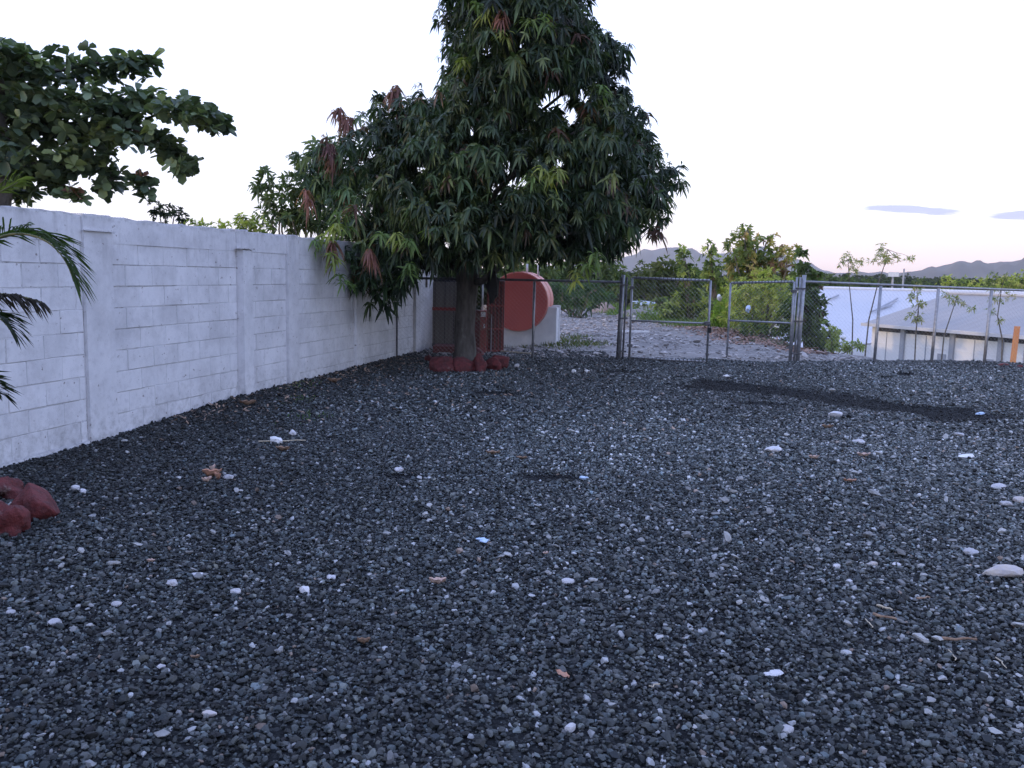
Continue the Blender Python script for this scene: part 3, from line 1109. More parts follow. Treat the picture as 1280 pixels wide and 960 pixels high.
# grey plank door with a red rail
gd = empty('plank_door', (at(550, 430, 17.3)[0], 17.3, float(T(-1.5, 17.3))))
tag(gd, 'grey vertical plank door with a dark red cross rail behind the tree trunk', 'door')
zb, zt = float(at(550, 431, 17.3)[2]), float(at(550, 352, 17.3)[2])
us = [531, 543.5, 556, 567, 578, 590]
for k in range(5):
    a, b_ = float(at(us[k], 400, 17.3)[0]), float(at(us[k + 1], 400, 17.3)[0])
    MB().box((a + .006, 17.3 + .004 * (k % 2), zb + .03), (b_ - .006, 17.33, zt)).build('plank', M['sheet_grey'], gd)
xl_, xr_ = float(at(532, 400, 17.28)[0]), float(at(590, 400, 17.28)[0])
z_ = float(at(550, 386, 17.28)[2])
MB().box((xl_, 17.262, z_ - .03), (xr_, 17.292, z_ + .03)).build('cross_rail', M['cabinet_red'], gd)
MB().box((xl_ - .05, 17.27, zb - .03), (xr_, 17.34, zb + .028)).build('bottom_rail', M['galv_dark'], gd)
MB().box((xl_ - .05, 17.335, zb - .03), (xr_, 17.36, zt + .06)).build('backing', M['dark_gap'], gd)
MB().box((xl_ - .09, 17.25, zb - .1), (xl_ - .03, 17.36, zt + .1)).build('frame_post', M['galv_dark'], gd)

# galvanised riser pipe with a junction box and an elbow at its foot
pp = at(528, 430, 16.9)
rz = empty('riser_pipe', (pp[0], 16.9, float(T(pp[0], 16.9))))
tag(rz, 'streaked grey riser pipe with a junction box and bent foot beside the plank door', 'pipe')
zt, zb = float(at(528, 357, 16.9)[2]), float(at(528, 432, 16.9)[2])
MB().tube([(pp[0], 16.9, zt), (pp[0], 16.9, zb), (pp[0] + .04, 16.88, zb - .06), (pp[0] + .13, 16.85, zb - .09)], .03, 10).build('pipe', M['galv'], rz, True)
MB().box((pp[0] - .06, 16.84, zt - .03), (pp[0] + .09, 16.95, zt + .13)).build('junction_box', M['sheet_grey'], rz)
# low red step
a, b_ = at(541, 440, 16.2), at(572, 440, 16.2)
tag(MB().box((a[0], 16.2, .0), (b_[0], 16.75, .24)).build('red_step', M['cabinet_dark']), 'low red concrete step in front of the plank door', 'step')

# a pale fallen pole on the ground by the red stones
p1, p2 = G(627, 441), G(664, 444)
tag(MB().tube([p1 + (0, 0, .03), p2 + (0, 0, .03)], .02, 7).build('fallen_stick', M['straw']), 'pale stick lying on the gravel right of the trunk stones', 'stick')


# ------------------------------------------------------------------ foliage machinery
def leaves(P, D, U, L, Wd, droop, col, t1=.35, t2=.75, w1=1.0, w2=.7):
    n = len(P)
    Sd = np.cross(D, U)
    Sd /= np.linalg.norm(Sd, axis=1, keepdims=True) + 1e-9
    Nn = np.cross(Sd, D)
    L = L[:, None]
    Wd = Wd[:, None]
    g = np.array([[0, 0, -1.0]])

    def pt(t, s, lift=0.0):
        return P + D * L * t + g * (droop[:, None] * L * t * t) + Sd * (Wd * .5 * s) + Nn * (Wd * lift)
    V = np.stack([pt(0, 0), pt(t1, -w1, .16), pt(t1, w1, .16), pt(t2, -w2, .12), pt(t2, w2, .12), pt(1, 0), pt((t1 + t2) / 2, 0, -.05)], 1)
    tri = np.array([[0, 1, 6], [0, 6, 2], [1, 3, 6], [2, 6, 4], [3, 5, 6], [6, 5, 4]])
    F = (np.arange(n) * 7)[:, None, None] + tri[None]
    colv = np.repeat(col[:, None, :], 7, 1)
    return V.reshape(-1, 3), F.reshape(-1, 3), colv.reshape(-1, 3)


def rosettes(Cn, A, n, L, Wd, th, droop, col, r=None, vary=0.0, **kw):
    r = r or rng
    N = len(Cn)
    A = A / (np.linalg.norm(A, axis=1, keepdims=True) + 1e-9)
    ref = np.where(np.abs(A[:, 2:3]) > .9, np.array([[1., 0, 0]]), np.array([[0, 0, 1.]]))
    X = np.cross(A, ref)
    X /= np.linalg.norm(X, axis=1, keepdims=True)
    Yv = np.cross(A, X)
    k = np.arange(n)[None]
    az = k * 2.39996 + r.uniform(0, 6.28, (N, 1)) + r.normal(0, .25, (N, n))
    tt = r.uniform(th[0], th[1], (N, n))
    R_ = X[:, None] * np.cos(az)[..., None] + Yv[:, None] * np.sin(az)[..., None]
    D = A[:, None] * np.cos(tt)[..., None] + R_ * np.sin(tt)[..., None]
    U = A[:, None] + R_ * .2 + r.normal(0, .25, (N, n, 3))
    LL = L * r.uniform(.65, 1.15, (N, n)) * (1 + vary * r.uniform(-1, 1, (N, 1)))
    P = Cn[:, None] + A[:, None] * (r.uniform(-.25, .1, (N, n, 1)) * L)
    cc = np.repeat(col[:, None], n, 1) * r.uniform(.75, 1.25, (N, n, 1))
    dr = r.uniform(droop[0], droop[1], (N, n))
    return leaves(P.reshape(-1, 3), D.reshape(-1, 3), U.reshape(-1, 3), LL.ravel(), (LL * Wd / L).ravel(), dr.ravel(), cc.reshape(-1, 3), **kw)


def cat(parts):
    V, F, K, o = [], [], [], 0
    for v, f, c in parts:
        V.append(v)
        F.append(f + o)
        K.append(c)
        o += len(v)
    return np.concatenate(V), np.concatenate(F), np.concatenate(K)


def blob_points(blobs, dens, flat=.85, shell=(.55, 1.05), cull=True, r=None):
    r = r or rng
    Cs, As = [], []
    for (c, rr) in blobs:
        n = max(6, int(dens * rr * rr * 4 * math.pi))
        d = r.normal(size=(n, 3))
        d /= np.linalg.norm(d, axis=1, keepdims=True)
        k = r.uniform(shell[0] ** 2, shell[1] ** 2, (n, 1)) ** .5
        lump = 1 + .16 * np.sin(d[:, :1] * 5 + c[0] * 9) * np.sin(d[:, 1:2] * 4 + c[1] * 7) + .10 * np.sin(d[:, 2:] * 9 + c[2] * 5)
        p = c + d * rr * k * lump * np.array([1, 1, flat])
        Cs.append(p)
        As.append(d)
    return np.concatenate(Cs), np.concatenate(As)


def pick(cols, w, n, r=None):
    r = r or rng
    cols = np.array(cols, float)
    w = np.array(w, float)
    return cols[r.choice(len(cols), n, p=w / w.sum())]


def limb(mb, p0, p1, r0, r1, n=6, wob=.08, sag=0.0, sides=7):
    p0, p1 = np.array(p0, float), np.array(p1, float)
    L = np.linalg.norm(p1 - p0)
    pts, rs = [], []
    for i in range(n + 1):
        t = i / n
        q = p0 + (p1 - p0) * t + np.array([random.uniform(-1, 1), random.uniform(-1, 1), random.uniform(-.6, .6)]) * wob * L * (0 if i in (0, n) else 1) * .5
        q[2] += sag * L * math.sin(math.pi * t)
        pts.append(q)
        rs.append(r0 + (r1 - r0) * t)
    mb.tube(pts, rs, sides)
    return pts


# ------------------------------------------------------------------ mango tree
MY = 14.3
tb = at(580, 457, MY)
tb[2] = float(T(tb[0], MY))
mango = empty('mango_tree', tb)
tag(mango, 'large dark mango tree with drooping leaves at the far end of the white wall', 'tree')
tk = MB()
trunk_px = [(580, 462, .26), (580, 452, .205), (581, 438, .185), (581, 415, .172), (582, 390, .168), (583, 365, .172), (585, 345, .19), (588, 322, .17), (592, 295, .15), (600, 255, .13), (612, 205, .11), (625, 150, .085), (640, 90, .06), (645, 30, .04)]
n_ = 14
pts = []
rs = []
for (u, v, r_) in trunk_px:
    p = at(u, v, MY)
    pts.append(p + np.array([random.uniform(-.012, .012), random.uniform(-.02, .02), 0]))
    rs.append(r_)
tk.tube(pts, rs, n_)
tko = tk.build('trunk', M['bark'], mango, True)
fork = at(586, 335, MY)
fork2 = at(595, 290, MY)
lm = MB()
# visible low limbs
for seq, r0 in (([(583, 345, 0), (560, 331, -.1), (540, 328, -.2), (520, 327, -.35), (500, 320, -.6), (470, 322, -.9)], .055),
                ([(585, 352, 0), (601, 352, -.15), (617, 340, -.3), (640, 318, -.5), (675, 300, -.8), (720, 290, -1.2)], .075),
                ([(585, 340, 0), (560, 322, .3), (530, 310, .6), (480, 290, 1.0)], .05),
                ([(588, 325, 0), (565, 290, -.6), (530, 250, -1.0), (470, 220, -1.2)], .06),
                ([(592, 310, 0), (640, 270, .3), (700, 240, .6), (770, 220, .8)], .07),
                ([(592, 300, 0), (620, 240, -.7), (670, 190, -1.1), (730, 160, -1.1)], .06),
                ([(600, 260, 0), (570, 200, .2), (540, 160, .3), (500, 140, .4)], .05),
                ([(610, 220, 0), (650, 160, .4), (700, 120, .5), (740, 90, .4)], .045)):
    P_ = [at(u, v, MY + d) for u, v, d in seq]
    lm.tube(P_, [r0 * (1 - .7 * i / (len(P_) - 1)) for i in range(len(P_))], 8)
blob_px = [
    (620, -55, 62, 1.3), (672, -40, 55, 1.3), (628, 8, 66, 1.2), (676, 22, 62, 1.3), (586, 2, 30, .8), (596, 62, 38, .9), (655, 70, 66, 1.3), (720, 68, 46, 1.0), (606, 118, 58, 1.2), (738, 98, 30, .7),
    (676, 132, 40, 1.3), (735, 165, 62, 1.2), (540, 158, 46, 1.0), (505, 168, 40, .8), (470, 185, 44, .9), (432, 205, 38, .7), (405, 235, 26, .5), (560, 190, 60, 1.3), (612, 190, 50, 1.4), (520, 225, 60, 1.2), (675, 205, 55, 1.4),
    (745, 225, 68, 1.2), (795, 205, 32, .7), (800, 245, 36, .7), (833, 222, 15, .3), (822, 262, 15, .3), (455, 255, 48, .9), (420, 280, 26, .5), (480, 295, 42, 1.0),
    (560, 265, 62, 1.4), (640, 255, 62, 1.5), (700, 275, 58, 1.3), (760, 285, 40, .9), (600, 300, 48, 1.2), (655, 305, 44, 1.0), (715, 322, 28, .6), (735, 340, 14, .4), (440, 315, 26, .5), (470, 335, 30, .6),
    (505, 325, 30, .6), (480, 368, 17, .4), (535, 312, 36, .9), (455, 345, 18, .4), (812, 285, 12, .3), (500, 348, 18, .5),
    (777, 62, 8, .2), (772, 84, 8, .2), (776, 120, 8, .2), (795, 145, 18, .4), (806, 172, 14, .4), (842, 210, 9, .2), (848, 228, 7, .2), (478, 122, 6, .2), (472, 135, 6, .2), (388, 195, 16, .3), (400, 225, 14, .3), (380, 222, 12, .3), (765, 75, 14, .4),
    (752, 62, 24, .7), (762, 130, 26, .7), (790, 165, 24, .6), (575, 95, 22, .6), (572, 60, 16, .5), (560, 18, 16, .5)]
blobs = []
for (u, v, rpx, dep) in blob_px:
    offs = (-.95, 0, 1.0) if dep > .95 else ((-.6, .6) if dep > .6 else (0,))
    front = -0.9 if (v > 300 and u < 540) else 0
    for o_ in offs:
        yy = MY + o_ * dep * 1.25 + front + random.uniform(-.15, .15)
        c = at(u + random.uniform(-4, 4), v, yy)
        blobs.append((c, rpx / FPX * yy * (1.0 if o_ == 0 or len(offs) == 2 else .86)))
for (c, rr) in blobs:
    if rr > .45 and random.random() < .6:
        src = fork2 if c[2] < 3.2 else (at(612, 205, MY) if c[2] < 4.6 else at(628, 140, MY))
        limb(lm, src, c, .035, .012, 6, .10, .05, 6)
lm.build('limbs', M['bark'], tko, True)
Cn, An = blob_points(blobs, 31, .92, (.60, 1.08))
# keep the window of sky in the upper right of the crown
def to_px(P):
    c = (P - np.array([0, 0, EYE])) @ RM
    return 640 - FPX * c[:, 0] / c[:, 2], 480 + FPX * c[:, 1] / c[:, 2]


pu, pv = to_px(Cn)
keepm = ~((pu < 475) & (pv < 270) & (rng.uniform(size=len(Cn)) < .35))
lowb = np.interp(pu, [500, 520, 545, 600, 640, 700, 715, 760, 800, 860], [400, 340, 332, 326, 316, 316, 330, 318, 300, 270])
keepm &= (pv < lowb) | (pu < 512) | (rng.uniform(size=len(Cn)) < .02)
for (gu, gv_, gr) in ((655, 222, 6), (700, 200, 5), (765, 190, 5), (560, 300, 5), (525, 205, 5), (590, 160, 5), (730, 118, 6), (622, 232, 5), (610, 60, 5), (695, 118, 11), (683, 124, 9), (712, 140, 8), (641, 222, 7), (636, 205, 6), (640, 60, 6), (648, 52, 6)):
    keepm &= np.hypot(pu - gu, pv - gv_) > gr + 5
Cn, An = Cn[keepm], An[keepm]
pu, pv = pu[keepm], pv[keepm]
kcol = pick([(.018, .034, .018), (.032, .058, .026), (.062, .098, .042), (.10, .13, .05), (.085, .055, .035)], [4, 4, 2.2, .7, .2], len(Cn))
A_ = An * .9 + np.array([[0, 0, .35]]) + rng.normal(0, .25, An.shape)
young = (1 - ss(430, 500, pu)) * .8
kcol = kcol * (1 + .75 * young[:, None] * np.array([[1.25, 1.1, .9]])) * (1 + .30 * vnoise(Cn[:, 0] * 2, Cn[:, 2] * 2, 2.2, 61) + .15 * vnoise(Cn[:, 1] * 2, Cn[:, 2] * 2, 3.1, 62))[:, None].clip(.5, 1.6)
crown = [rosettes(Cn, A_, 11, .132, .036, (.6, 2.1), (.3, 1.2), kcol, vary=.5)]
Vv, Ff, Kk = cat(crown)
cro = np_mesh('crown', Vv, Ff, M['leaf'], mango, Kk)
print('mango leaves', len(Ff) // 6)


def tuft(name, lab, spots, colr, L=.24, dens=1, droop=(.5, 1.2), th=(.8, 1.9), n=14):
    P_ = []
    for (u, v, y_) in spots:
        for _ in range(dens):
            P_.append(at(u + random.uniform(-5, 5), v + random.uniform(-6, 6), y_ - .5 + random.uniform(-.1, .1)))
    P_ = np.array(P_)
    A2 = np.tile([[0, -.3, 1.0]], (len(P_), 1)) + rng.normal(0, .25, (len(P_), 3))
    v_, f_, k_ = rosettes(P_, A2, n, L, L * .19, th, droop, pick([colr, tuple(c * .8 for c in colr)], [2, 1], len(P_)))
    o = np_mesh(name, v_, f_, M['leaf_soft'], mango, k_)
    o['label'] = lab


FY = MY - 1.6
RED, DRED = (.31, .15, .125), (.22, .115, .105)
for (u, v, y_, d) in ((425, 140, MY, 3), (437, 152, MY, 2), (410, 178, MY - .2, 4), (414, 200, MY - .2, 2), (493, 112, MY - .1, 4), (500, 140, MY, 1)):
    tuft('young_leaves', 'reddish young leaf tuft', [(u, v, y_)], DRED, dens=d + 1, droop=(.9, 1.9), L=.17, th=(.5, 2.3), n=20)
for (u, v, y_, d) in ((384, 243, FY + .5, 1), (414, 305, FY, 2), (464, 318, FY, 2), (624, 20, MY - 1.6, 1)):
    tuft('young_leaves', 'drooping salmon red leaf tuft', [(u, v, y_)], RED, dens=d + 1, droop=(1.4, 2.0), L=.165, th=(.4, 1.9), n=16)
for (u, v, y_, d) in ((690, 80, MY - 1.3, 1), (722, 38, MY - 1.2, 1), (700, 160, MY - 1.6, 1), (738, 130, MY - 1.2, 2), (795, 300, MY - .6, 0), (442, 262, FY, 1), (820, 285, MY - .5, 2)):
    if d:
        tuft('young_leaves', 'dull brown leaf tuft', [(u, v, y_)], (.10, .055, .042), dens=d, L=.22)
YG, YG2 = (.23, .27, .08), (.14, .21, .07)
for (u, v, y_, c) in ((425, 265, FY, YG2), (420, 283, FY - .1, YG), (410, 300, FY, YG), (432, 288, FY, YG2), (395, 300, FY, YG2), (475, 292, FY - .1, YG2), (497, 296, FY - .1, YG), (418, 320, FY - .1, YG), (510, 300, FY, YG2),
                      (508, 333, FY - .1, YG2), (425, 345, FY - .2, YG2), (682, 212, MY - 1.9, YG), (665, 216, MY - 1.8, YG2), (695, 214, MY - 1.9, YG), (733, 335, MY - 1.4, YG2), (745, 322, MY - 1.4, YG2), (722, 345, MY - 1.3, YG),
                      (610, 12, MY - 1.5, YG), (595, 5, MY - 1.4, YG2), (630, 42, MY - 1.5, YG), (660, 28, MY - 1.6, YG2), (683, 22, MY - 1.6, YG2), (575, 80, MY - 1, YG), (755, 110, MY - .6, YG2), (535, 290, MY - 1.6, YG2)):
    tuft('young_leaves', 'yellow green young leaf tuft', [(u, v, y_)], c, dens=2, L=.19, droop=(.4, 1.2))

# black lump hanging from the lowest right limb
bp = at(617, 352, MY - .35)
lump = MB()
bm = bmesh.new()
bmesh.ops.create_icosphere(bm, subdivisions=2, radius=1)
for q, v in enumerate(bm.verts):
    k = 1 + .18 * math.sin(v.co.x * 5 + v.co.z * 3) + .12 * math.sin(v.co.y * 7 + v.co.z * 6)
    v.co = Vector((v.co.x * .085 * k * (1.15 + .35 * v.co.z), v.co.y * .08 * k, v.co.z * .26 * k))
lump.add([np.array(v.co) + bp + (0, 0, -.08) for v in bm.verts], [tuple(x.index for x in f.verts) for f in bm.faces])
bm.free()
lump.tube([bp + (0, 0, .10), bp + (0.02, .02, .28)], .008, 5)
tag(lump.build('hanging_bundle', M['black']), 'black lumpy bundle hanging under the mango limb beside the red tank', 'bundle')


def rock(name, c, ext, mat, seed, parent=None, rough=.14, sub=2, rz=0.0):
    bm = bmesh.new()
    bmesh.ops.create_icosphere(bm, subdivisions=sub, radius=1)
    r = random.Random(seed)
    A = [[r.uniform(-3, 3) for _ in range(3)] for _ in range(7)]
    cs, sn = math.cos(rz), math.sin(rz)
    pl = []
    for _ in range(9):
        n_v = Vector((r.gauss(0, 1), r.gauss(0, 1), r.gauss(0, 1))).normalized()
        pl.append((n_v, r.uniform(.66, .95)))
    for v in bm.verts:
        k = 1.0
        for a in A:
            k += rough / 2.4 * math.sin(v.co.x * a[0] * 1.4 + v.co.y * a[1] * 1.4 + v.co.z * a[2] * 1.4 + a[0])
        p = v.co * k
        if sub > 3:                             # small knobs and pits
            q_ = v.co
            k2 = .030 * math.sin(q_.x * 11 + seed) * math.sin(q_.y * 13 + q_.z * 7) + .022 * math.sin(q_.z * 19 + q_.x * 17 + seed) + .016 * math.sin(q_.y * 31 - q_.x * 27)
            p = p * (1 + k2 * 1.6)
        for n_v, dd in pl:                      # flat broken faces
            h = p.dot(n_v) - dd
            if h > 0:
                p = p - n_v * h * .8
        x, y_ = p.x * ext[0], p.y * ext[1]
        v.co = Vector((x * cs - y_ * sn, x * sn + y_ * cs, p.z * ext[2]))
    w = MB().add([np.array(v.co) + np.array(c) for v in bm.verts], [tuple(x.index for x in f.verts) for f in bm.faces])
    bm.free()
    e = empty(name, c) if False else None
    me = bpy.data.meshes.new(name)
    me.from_pydata([tuple(np.array(p) - np.array(c)) for p in w.v], [], w.f)
    me.materials.append(mat)
    me.polygons.foreach_set('use_smooth', [sub > 2] * len(me.polygons))
    o = bpy.data.objects.new(name, me)
    o.location = [float(q) for q in c]
    C.objects.link(o)
    return o


def rock_px(name, u, v, wpx, hpx, mat, seed, lab, ct, group=None, depth=None, sub=2, lift=.35, rough=.14, rz=None):
    """stone whose lower edge rests at pixel (u, v + h/2)"""
    p = G(u, v + hpx / 2)
    sc = p[1] / FPX
    ex = wpx / 2 * sc * 1.08
    ez = max(hpx / 2 * sc * 1.1, .010)
    ey = depth if depth else ex * .8
    o = rock(name, (p[0], p[1] + ey * .6, p[2] + ez * lift), (ex, ey, ez), M[mat], seed, sub=sub, rough=rough, rz=random.uniform(-.3, .3) if rz is None else rz)
    tag(o, lab, ct, group)
    return o


GR = 'red painted stones edging the trunk of the mango tree'
rock_px('red_stone', 551, 450, 34, 30, 'red_rock', 1, 'widest red stone, at the left of the trunk foot', 'stone', GR, sub=4, rough=.3)
rock_px('red_stone', 578, 454, 30, 22, 'red_rock', 2, 'low red stone directly in front of the trunk', 'stone', GR, sub=4, rough=.3)
rock_px('red_stone', 600, 451, 18, 28, 'red_rock', 3, 'narrow upright red stone between the trunk and the round one', 'stone', GR, sub=4, rough=.3)
rock_px('red_stone', 618, 449, 26, 27, 'red_rock', 4, 'round red stone at the right end of the trunk edging', 'stone', GR, sub=4, rough=.3)
rock_px('red_stone', 536, 446, 12, 12, 'red_rock', 5, 'small dark red stone at the left end of the trunk edging', 'stone', GR)
rock_px('red_stone', 596, 438, 20, 14, 'red_rock', 6, 'red stone behind the trunk on its right', 'stone', GR)
rock_px('grey_stone', 597, 441, 9, 7, 'pale_stone', 61, 'small grey stone wedged between the trunk and the red stones', 'stone')
GL = 'red painted stones at the left edge round the palm'
rock_px('red_stone', 2, 640, 56, 62, 'red_rock', 11, 'front red stone of the pile by the palm, cut by the photo edge', 'stone', GL, sub=4, rough=.42)
rock_px('red_stone', 37, 627, 48, 48, 'red_rock', 12, 'right red stone of the pile at the palm', 'stone', GL, sub=4, rough=.42)
rock_px('red_stone', 2, 609, 44, 32, 'red_rock', 13, 'rear red stone of the pile at the palm', 'stone', GL, sub=4, rough=.42)
rock_px('red_stone', -48, 640, 56, 40, 'red_rock', 14, 'red stone left of the palm pile', 'stone', GL, sub=4, rough=.42)

# ------------------------------------------------------------------ palm at the left edge
pb = np.array([-3.30, 4.75, 0.0])
pb[2] = float(T(pb[0], pb[1]))
palm = empty('areca_palm', pb)
tag(palm, 'green palm with arching fronds reaching in from the left edge before the wall', 'palm')
crownp = pb + np.array([-.25, 0, .35])
for k in range(4):
    a = k * 1.7
    MB().tube([pb + (-.05 + .08 * math.cos(a), .08 * math.sin(a), -.1), pb + (-.1 + .12 * math.cos(a), .12 * math.sin(a), .5), pb + (-.15 + .2 * math.cos(a), .2 * math.sin(a), 1.0)], [.035, .03, .022], 8).build('stem', M['palm_stem'], palm, True)


def frond(ctrl, n_leaf, L, colr, wd=.0125, spread_=1.0, dry=False, lab=None, yaw=0.0):
    ctrl = [np.array(c, float) for c in ctrl]
    # Catmull-like resample
    t_ = np.linspace(0, 1, 40)
    ctrl_a = np.array(ctrl)
    kn = np.linspace(0, 1, len(ctrl))
    deg = len(ctrl) - 1
    co = [np.polyfit(kn, ctrl_a[:, q], deg) for q in range(3)]
    pts = np.stack([np.polyval(c, t_) for c in co], -1)
    tk_ = MB().tube(list(pts), list(np.linspace(.013, .003, 40)), 6)
    fo = tk_.build('frond', M['palm_stem'], palm, True)
    if lab:
        fo['label'] = lab
    tt = np.linspace(.12, .99, n_leaf)
    Pp = np.stack([np.polyval(c, tt) for c in co], -1)
    dd = np.stack([np.polyval(np.polyder(c), tt) for c in co], -1)
    dd /= np.linalg.norm(dd, axis=1, keepdims=True)
    upv = np.array([[0, 0, 1.0]])
    sd = np.cross(dd, upv)
    sd /= np.linalg.norm(sd, axis=1, keepdims=True)
    up2 = np.cross(sd, dd)
    outs = []
    for sg in (-1, 1):
        m = len(tt)
        D = dd * (.60 + .5 * tt[:, None]) + sd * sg * spread_ * (.80 - .4 * tt[:, None]) + up2 * (.75 if sg > 0 else .45) * spread_ + rng.normal(0, .06, (m, 3))
        D /= np.linalg.norm(D, axis=1, keepdims=True)
        LL = L * (np.sin(np.pi * (.12 + .8 * tt)) ** .6) * rng.uniform(.85, 1.1, m)
        cc = np.array(colr)[None] * rng.uniform(.7, 1.3, (m, 1))
        outs.append(leaves(Pp, D, up2 + sd * sg * .4, LL, np.full(m, wd), rng.uniform(.35, .7, m) * (1.6 if dry else 1), cc, t1=.3, t2=.7, w1=1, w2=.8))
    v_, f_, k_ = cat(outs)
    lo = np_mesh('leaflets', v_ - pb, f_, M['leaf_soft'], None, k_)
    lo.parent = fo
    return fo


def A5(u, v, y_):
    return at(u, v, y_)


frond([A5(-70, 420, 4.9), A5(-40, 330, 4.85), A5(5, 295, 4.8), A5(55, 300, 4.75), A5(92, 352, 4.7)], 62, .28, (.045, .075, .022), lab='green frond curving down over the wall at right')
frond([A5(-90, 400, 5.2), A5(-60, 300, 5.2), A5(-25, 255, 5.2), A5(22, 228, 5.2)], 40, .36, (.12, .15, .05))
frond([A5(-80, 440, 4.7), A5(-45, 385, 4.6), A5(0, 368, 4.5), A5(52, 378, 4.4)], 42, .18, (.035, .028, .02), spread_=.45, dry=True, lab='dry dark brown frond')
frond([A5(-80, 470, 4.6), A5(-50, 415, 4.5), A5(-15, 395, 4.4), A5(12, 412, 4.35)], 44, .22, (.022, .034, .016), lab='small dark lower frond')
frond([A5(-90, 540, 4.5), A5(-60, 490, 4.45), A5(-35, 478, 4.4), A5(-8, 490, 4.35)], 40, .25, (.02, .03, .015))
frond([A5(-90, 400, 5.0), A5(-100, 300, 5.3), A5(-130, 230, 5.6), A5(-190, 220, 5.8)], 34, .30, (.05, .08, .03))
frond([A5(-95, 430, 5.0), A5(-70, 330, 5.6), A5(-60, 290, 6.0), A5(-40, 290, 6.5)], 34, .26, (.05, .08, .03))

# ------------------------------------------------------------------ almond tree behind the wall, top left
AY = 12.5
ab = at(-6, 330, AY)
ab[2] = 0.0
alm = empty('almond_tree', ab)
tag(alm, 'tall broad leaved tree with layered branches behind the wall at top left', 'tree')
w = MB()
w.tube([ab + (0, 0, -.1), at(-4, 330, AY), at(2, 250, AY), at(9, 205, AY), at(-5, 130, AY), at(-15, 60, AY)], [.17, .15, .13, .12, .09, .05], 10)
tro = w.build('trunk', M['bark'], alm, True)
w = MB()
tiers = [
    ([(-30, 90), (20, 95), (75, 88), (125, 78), (165, 80), (198, 78)], 19, [10, 17, 17, 14, 11, 6]),
    ([(-30, 130), (40, 135), (100, 130), (150, 128), (190, 128), (235, 140), (262, 148), (282, 158)], 20, [24, 24, 24, 21, 17, 15, 13, 8]),
    ([(-20, 170), (60, 165), (120, 160), (165, 160), (200, 178), (235, 208)], 20, [24, 26, 24, 20, 16, 9]),
    ([(0, 190), (45, 205), (95, 205), (135, 190)], 18, [20, 20, 16, 14]),
    ([(-20, 60), (5, 68), (22, 72), (45, 85)], 14, [20, 18, 16, 14]),
    ([(20, 215), (60, 225), (80, 232)], 12, [14, 14, 10]),
    ([(130, 205), (140, 222), (135, 238)], 8, [9, 9, 7]),
    ([(172, 222), (182, 232), (180, 243)], 7, [6, 7, 6]),
    ([(85, 240), (95, 247), (102, 252)], 5, [5, 6, 5]),
    ([(-20, 232), (10, 238), (45, 240)], 12, [16, 14, 6]),
    ([(-60, 120), (-100, 110), (-160, 150)], 26, [30, 30, 20]),
    ([(-60, 190), (-120, 190), (-180, 190)], 26, [30, 30, 20]),
    ([(-40, 50), (-90, 40), (-140, 60)], 22, [26, 26, 20]),
]
ac, aa = [], []
for (pl_, _, hw) in tiers:
    yo = AY + random.uniform(-.9, .6)
    P_ = [at(u, v, yo + i * random.uniform(-.08, .08)) for i, (u, v) in enumerate(pl_)]
    w.tube(P_, list(np.linspace(.035, .008, len(P_))), 6)
    if pl_[0][0] > -60 and pl_[0][0] < 50 and len(pl_) > 3:
        limb(w, at(5, min(240, pl_[0][1] + 60), AY), P_[0], .06, .035, 4)
    for i in range(len(P_) - 1):
        seg = np.linalg.norm(P_[i + 1] - P_[i])
        h0, h1 = hw[i] / FPX * yo, hw[i + 1] / FPX * yo
        n = int(seg * (h0 + h1) * 85 * (1.3 if h0 > .2 else 1.6)) + 2
        t_ = rng.uniform(0, 1, (n, 1))
        hh = h0 + (h1 - h0) * t_
        off = rng.normal(0, .5, (n, 3)).clip(-1, 1) * np.concatenate([hh, hh * 3.2, hh * .9], 1)
        ac.append(P_[i] + (P_[i + 1] - P_[i]) * t_ + off)
        aa.append(np.tile([[0, 0, 1.0]], (n, 1)) + rng.normal(0, .45, (n, 3)))
w.build('branches', M['bark'], tro, True)
ac, aa = np.concatenate(ac), np.concatenate(aa)
kc = pick([(.060, .090, .055), (.095, .135, .075), (.13, .175, .09), (.18, .22, .09), (.16, .08, .06)], [4, 4, 2, .7, .03], len(ac))
v_, f_, k_ = rosettes(ac, aa, 7, .18, .120, (.6, 1.8), (.0, .6), kc, t1=.40, t2=.84, w1=.8, w2=1.0)
np_mesh('crown', v_, f_, M['leaf'], alm, k_)
print('almond', len(f_) // 6)


# ------------------------------------------------------------------ generic shrubs and far trees
def plant(name, lab, ct, y_, blobs_px, cols, wts, L, base=None, dens=12, group=None, nleaf=9, ratio=.35, depth=1.0, flat=.9, th=(.3, 1.6), droop=(.1, .6), stem=.05, shell=(.5, 1.08), zbase=None, trunk=True):
    bu = base if base is not None else blobs_px[0][0]
    b0 = at(bu, 400, y_)
    b0[2] = float(T(b0[0], b0[1])) - .03 if zbase is None else zbase
    root = empty(name, b0)
    tag(root, lab, ct, group)
    bl = []
    for (u, v, rpx) in blobs_px:
        for k in range(2 if rpx > 12 else 1):
            yy = y_ + random.uniform(-1, 1) * rpx / FPX * y_ * depth
            bl.append((at(u, v, yy), rpx / FPX * yy))
    if trunk:
        w = MB()
        for (c, r_) in bl[:10]:
            limb(w, b0 + np.array([random.uniform(-.1, .1), random.uniform(-.1, .1), -.05]), c, stem, stem * .3, 5, .08, 0.0, 6)
        w.build('trunk' if stem > .04 else 'stem', M['twig'], root, True)
    c_, a_ = blob_points(bl, dens, flat, shell)
    kc_ = pick(cols, wts, len(c_))
    v_, f_, k_ = rosettes(c_, a_ + np.array([[0, 0, .5]]), nleaf, L, L * ratio, th, droop, kc_)
    np_mesh('crown' if stem > .04 else 'foliage', v_, f_, M['leaf_soft'], root, k_)
    return len(f_)


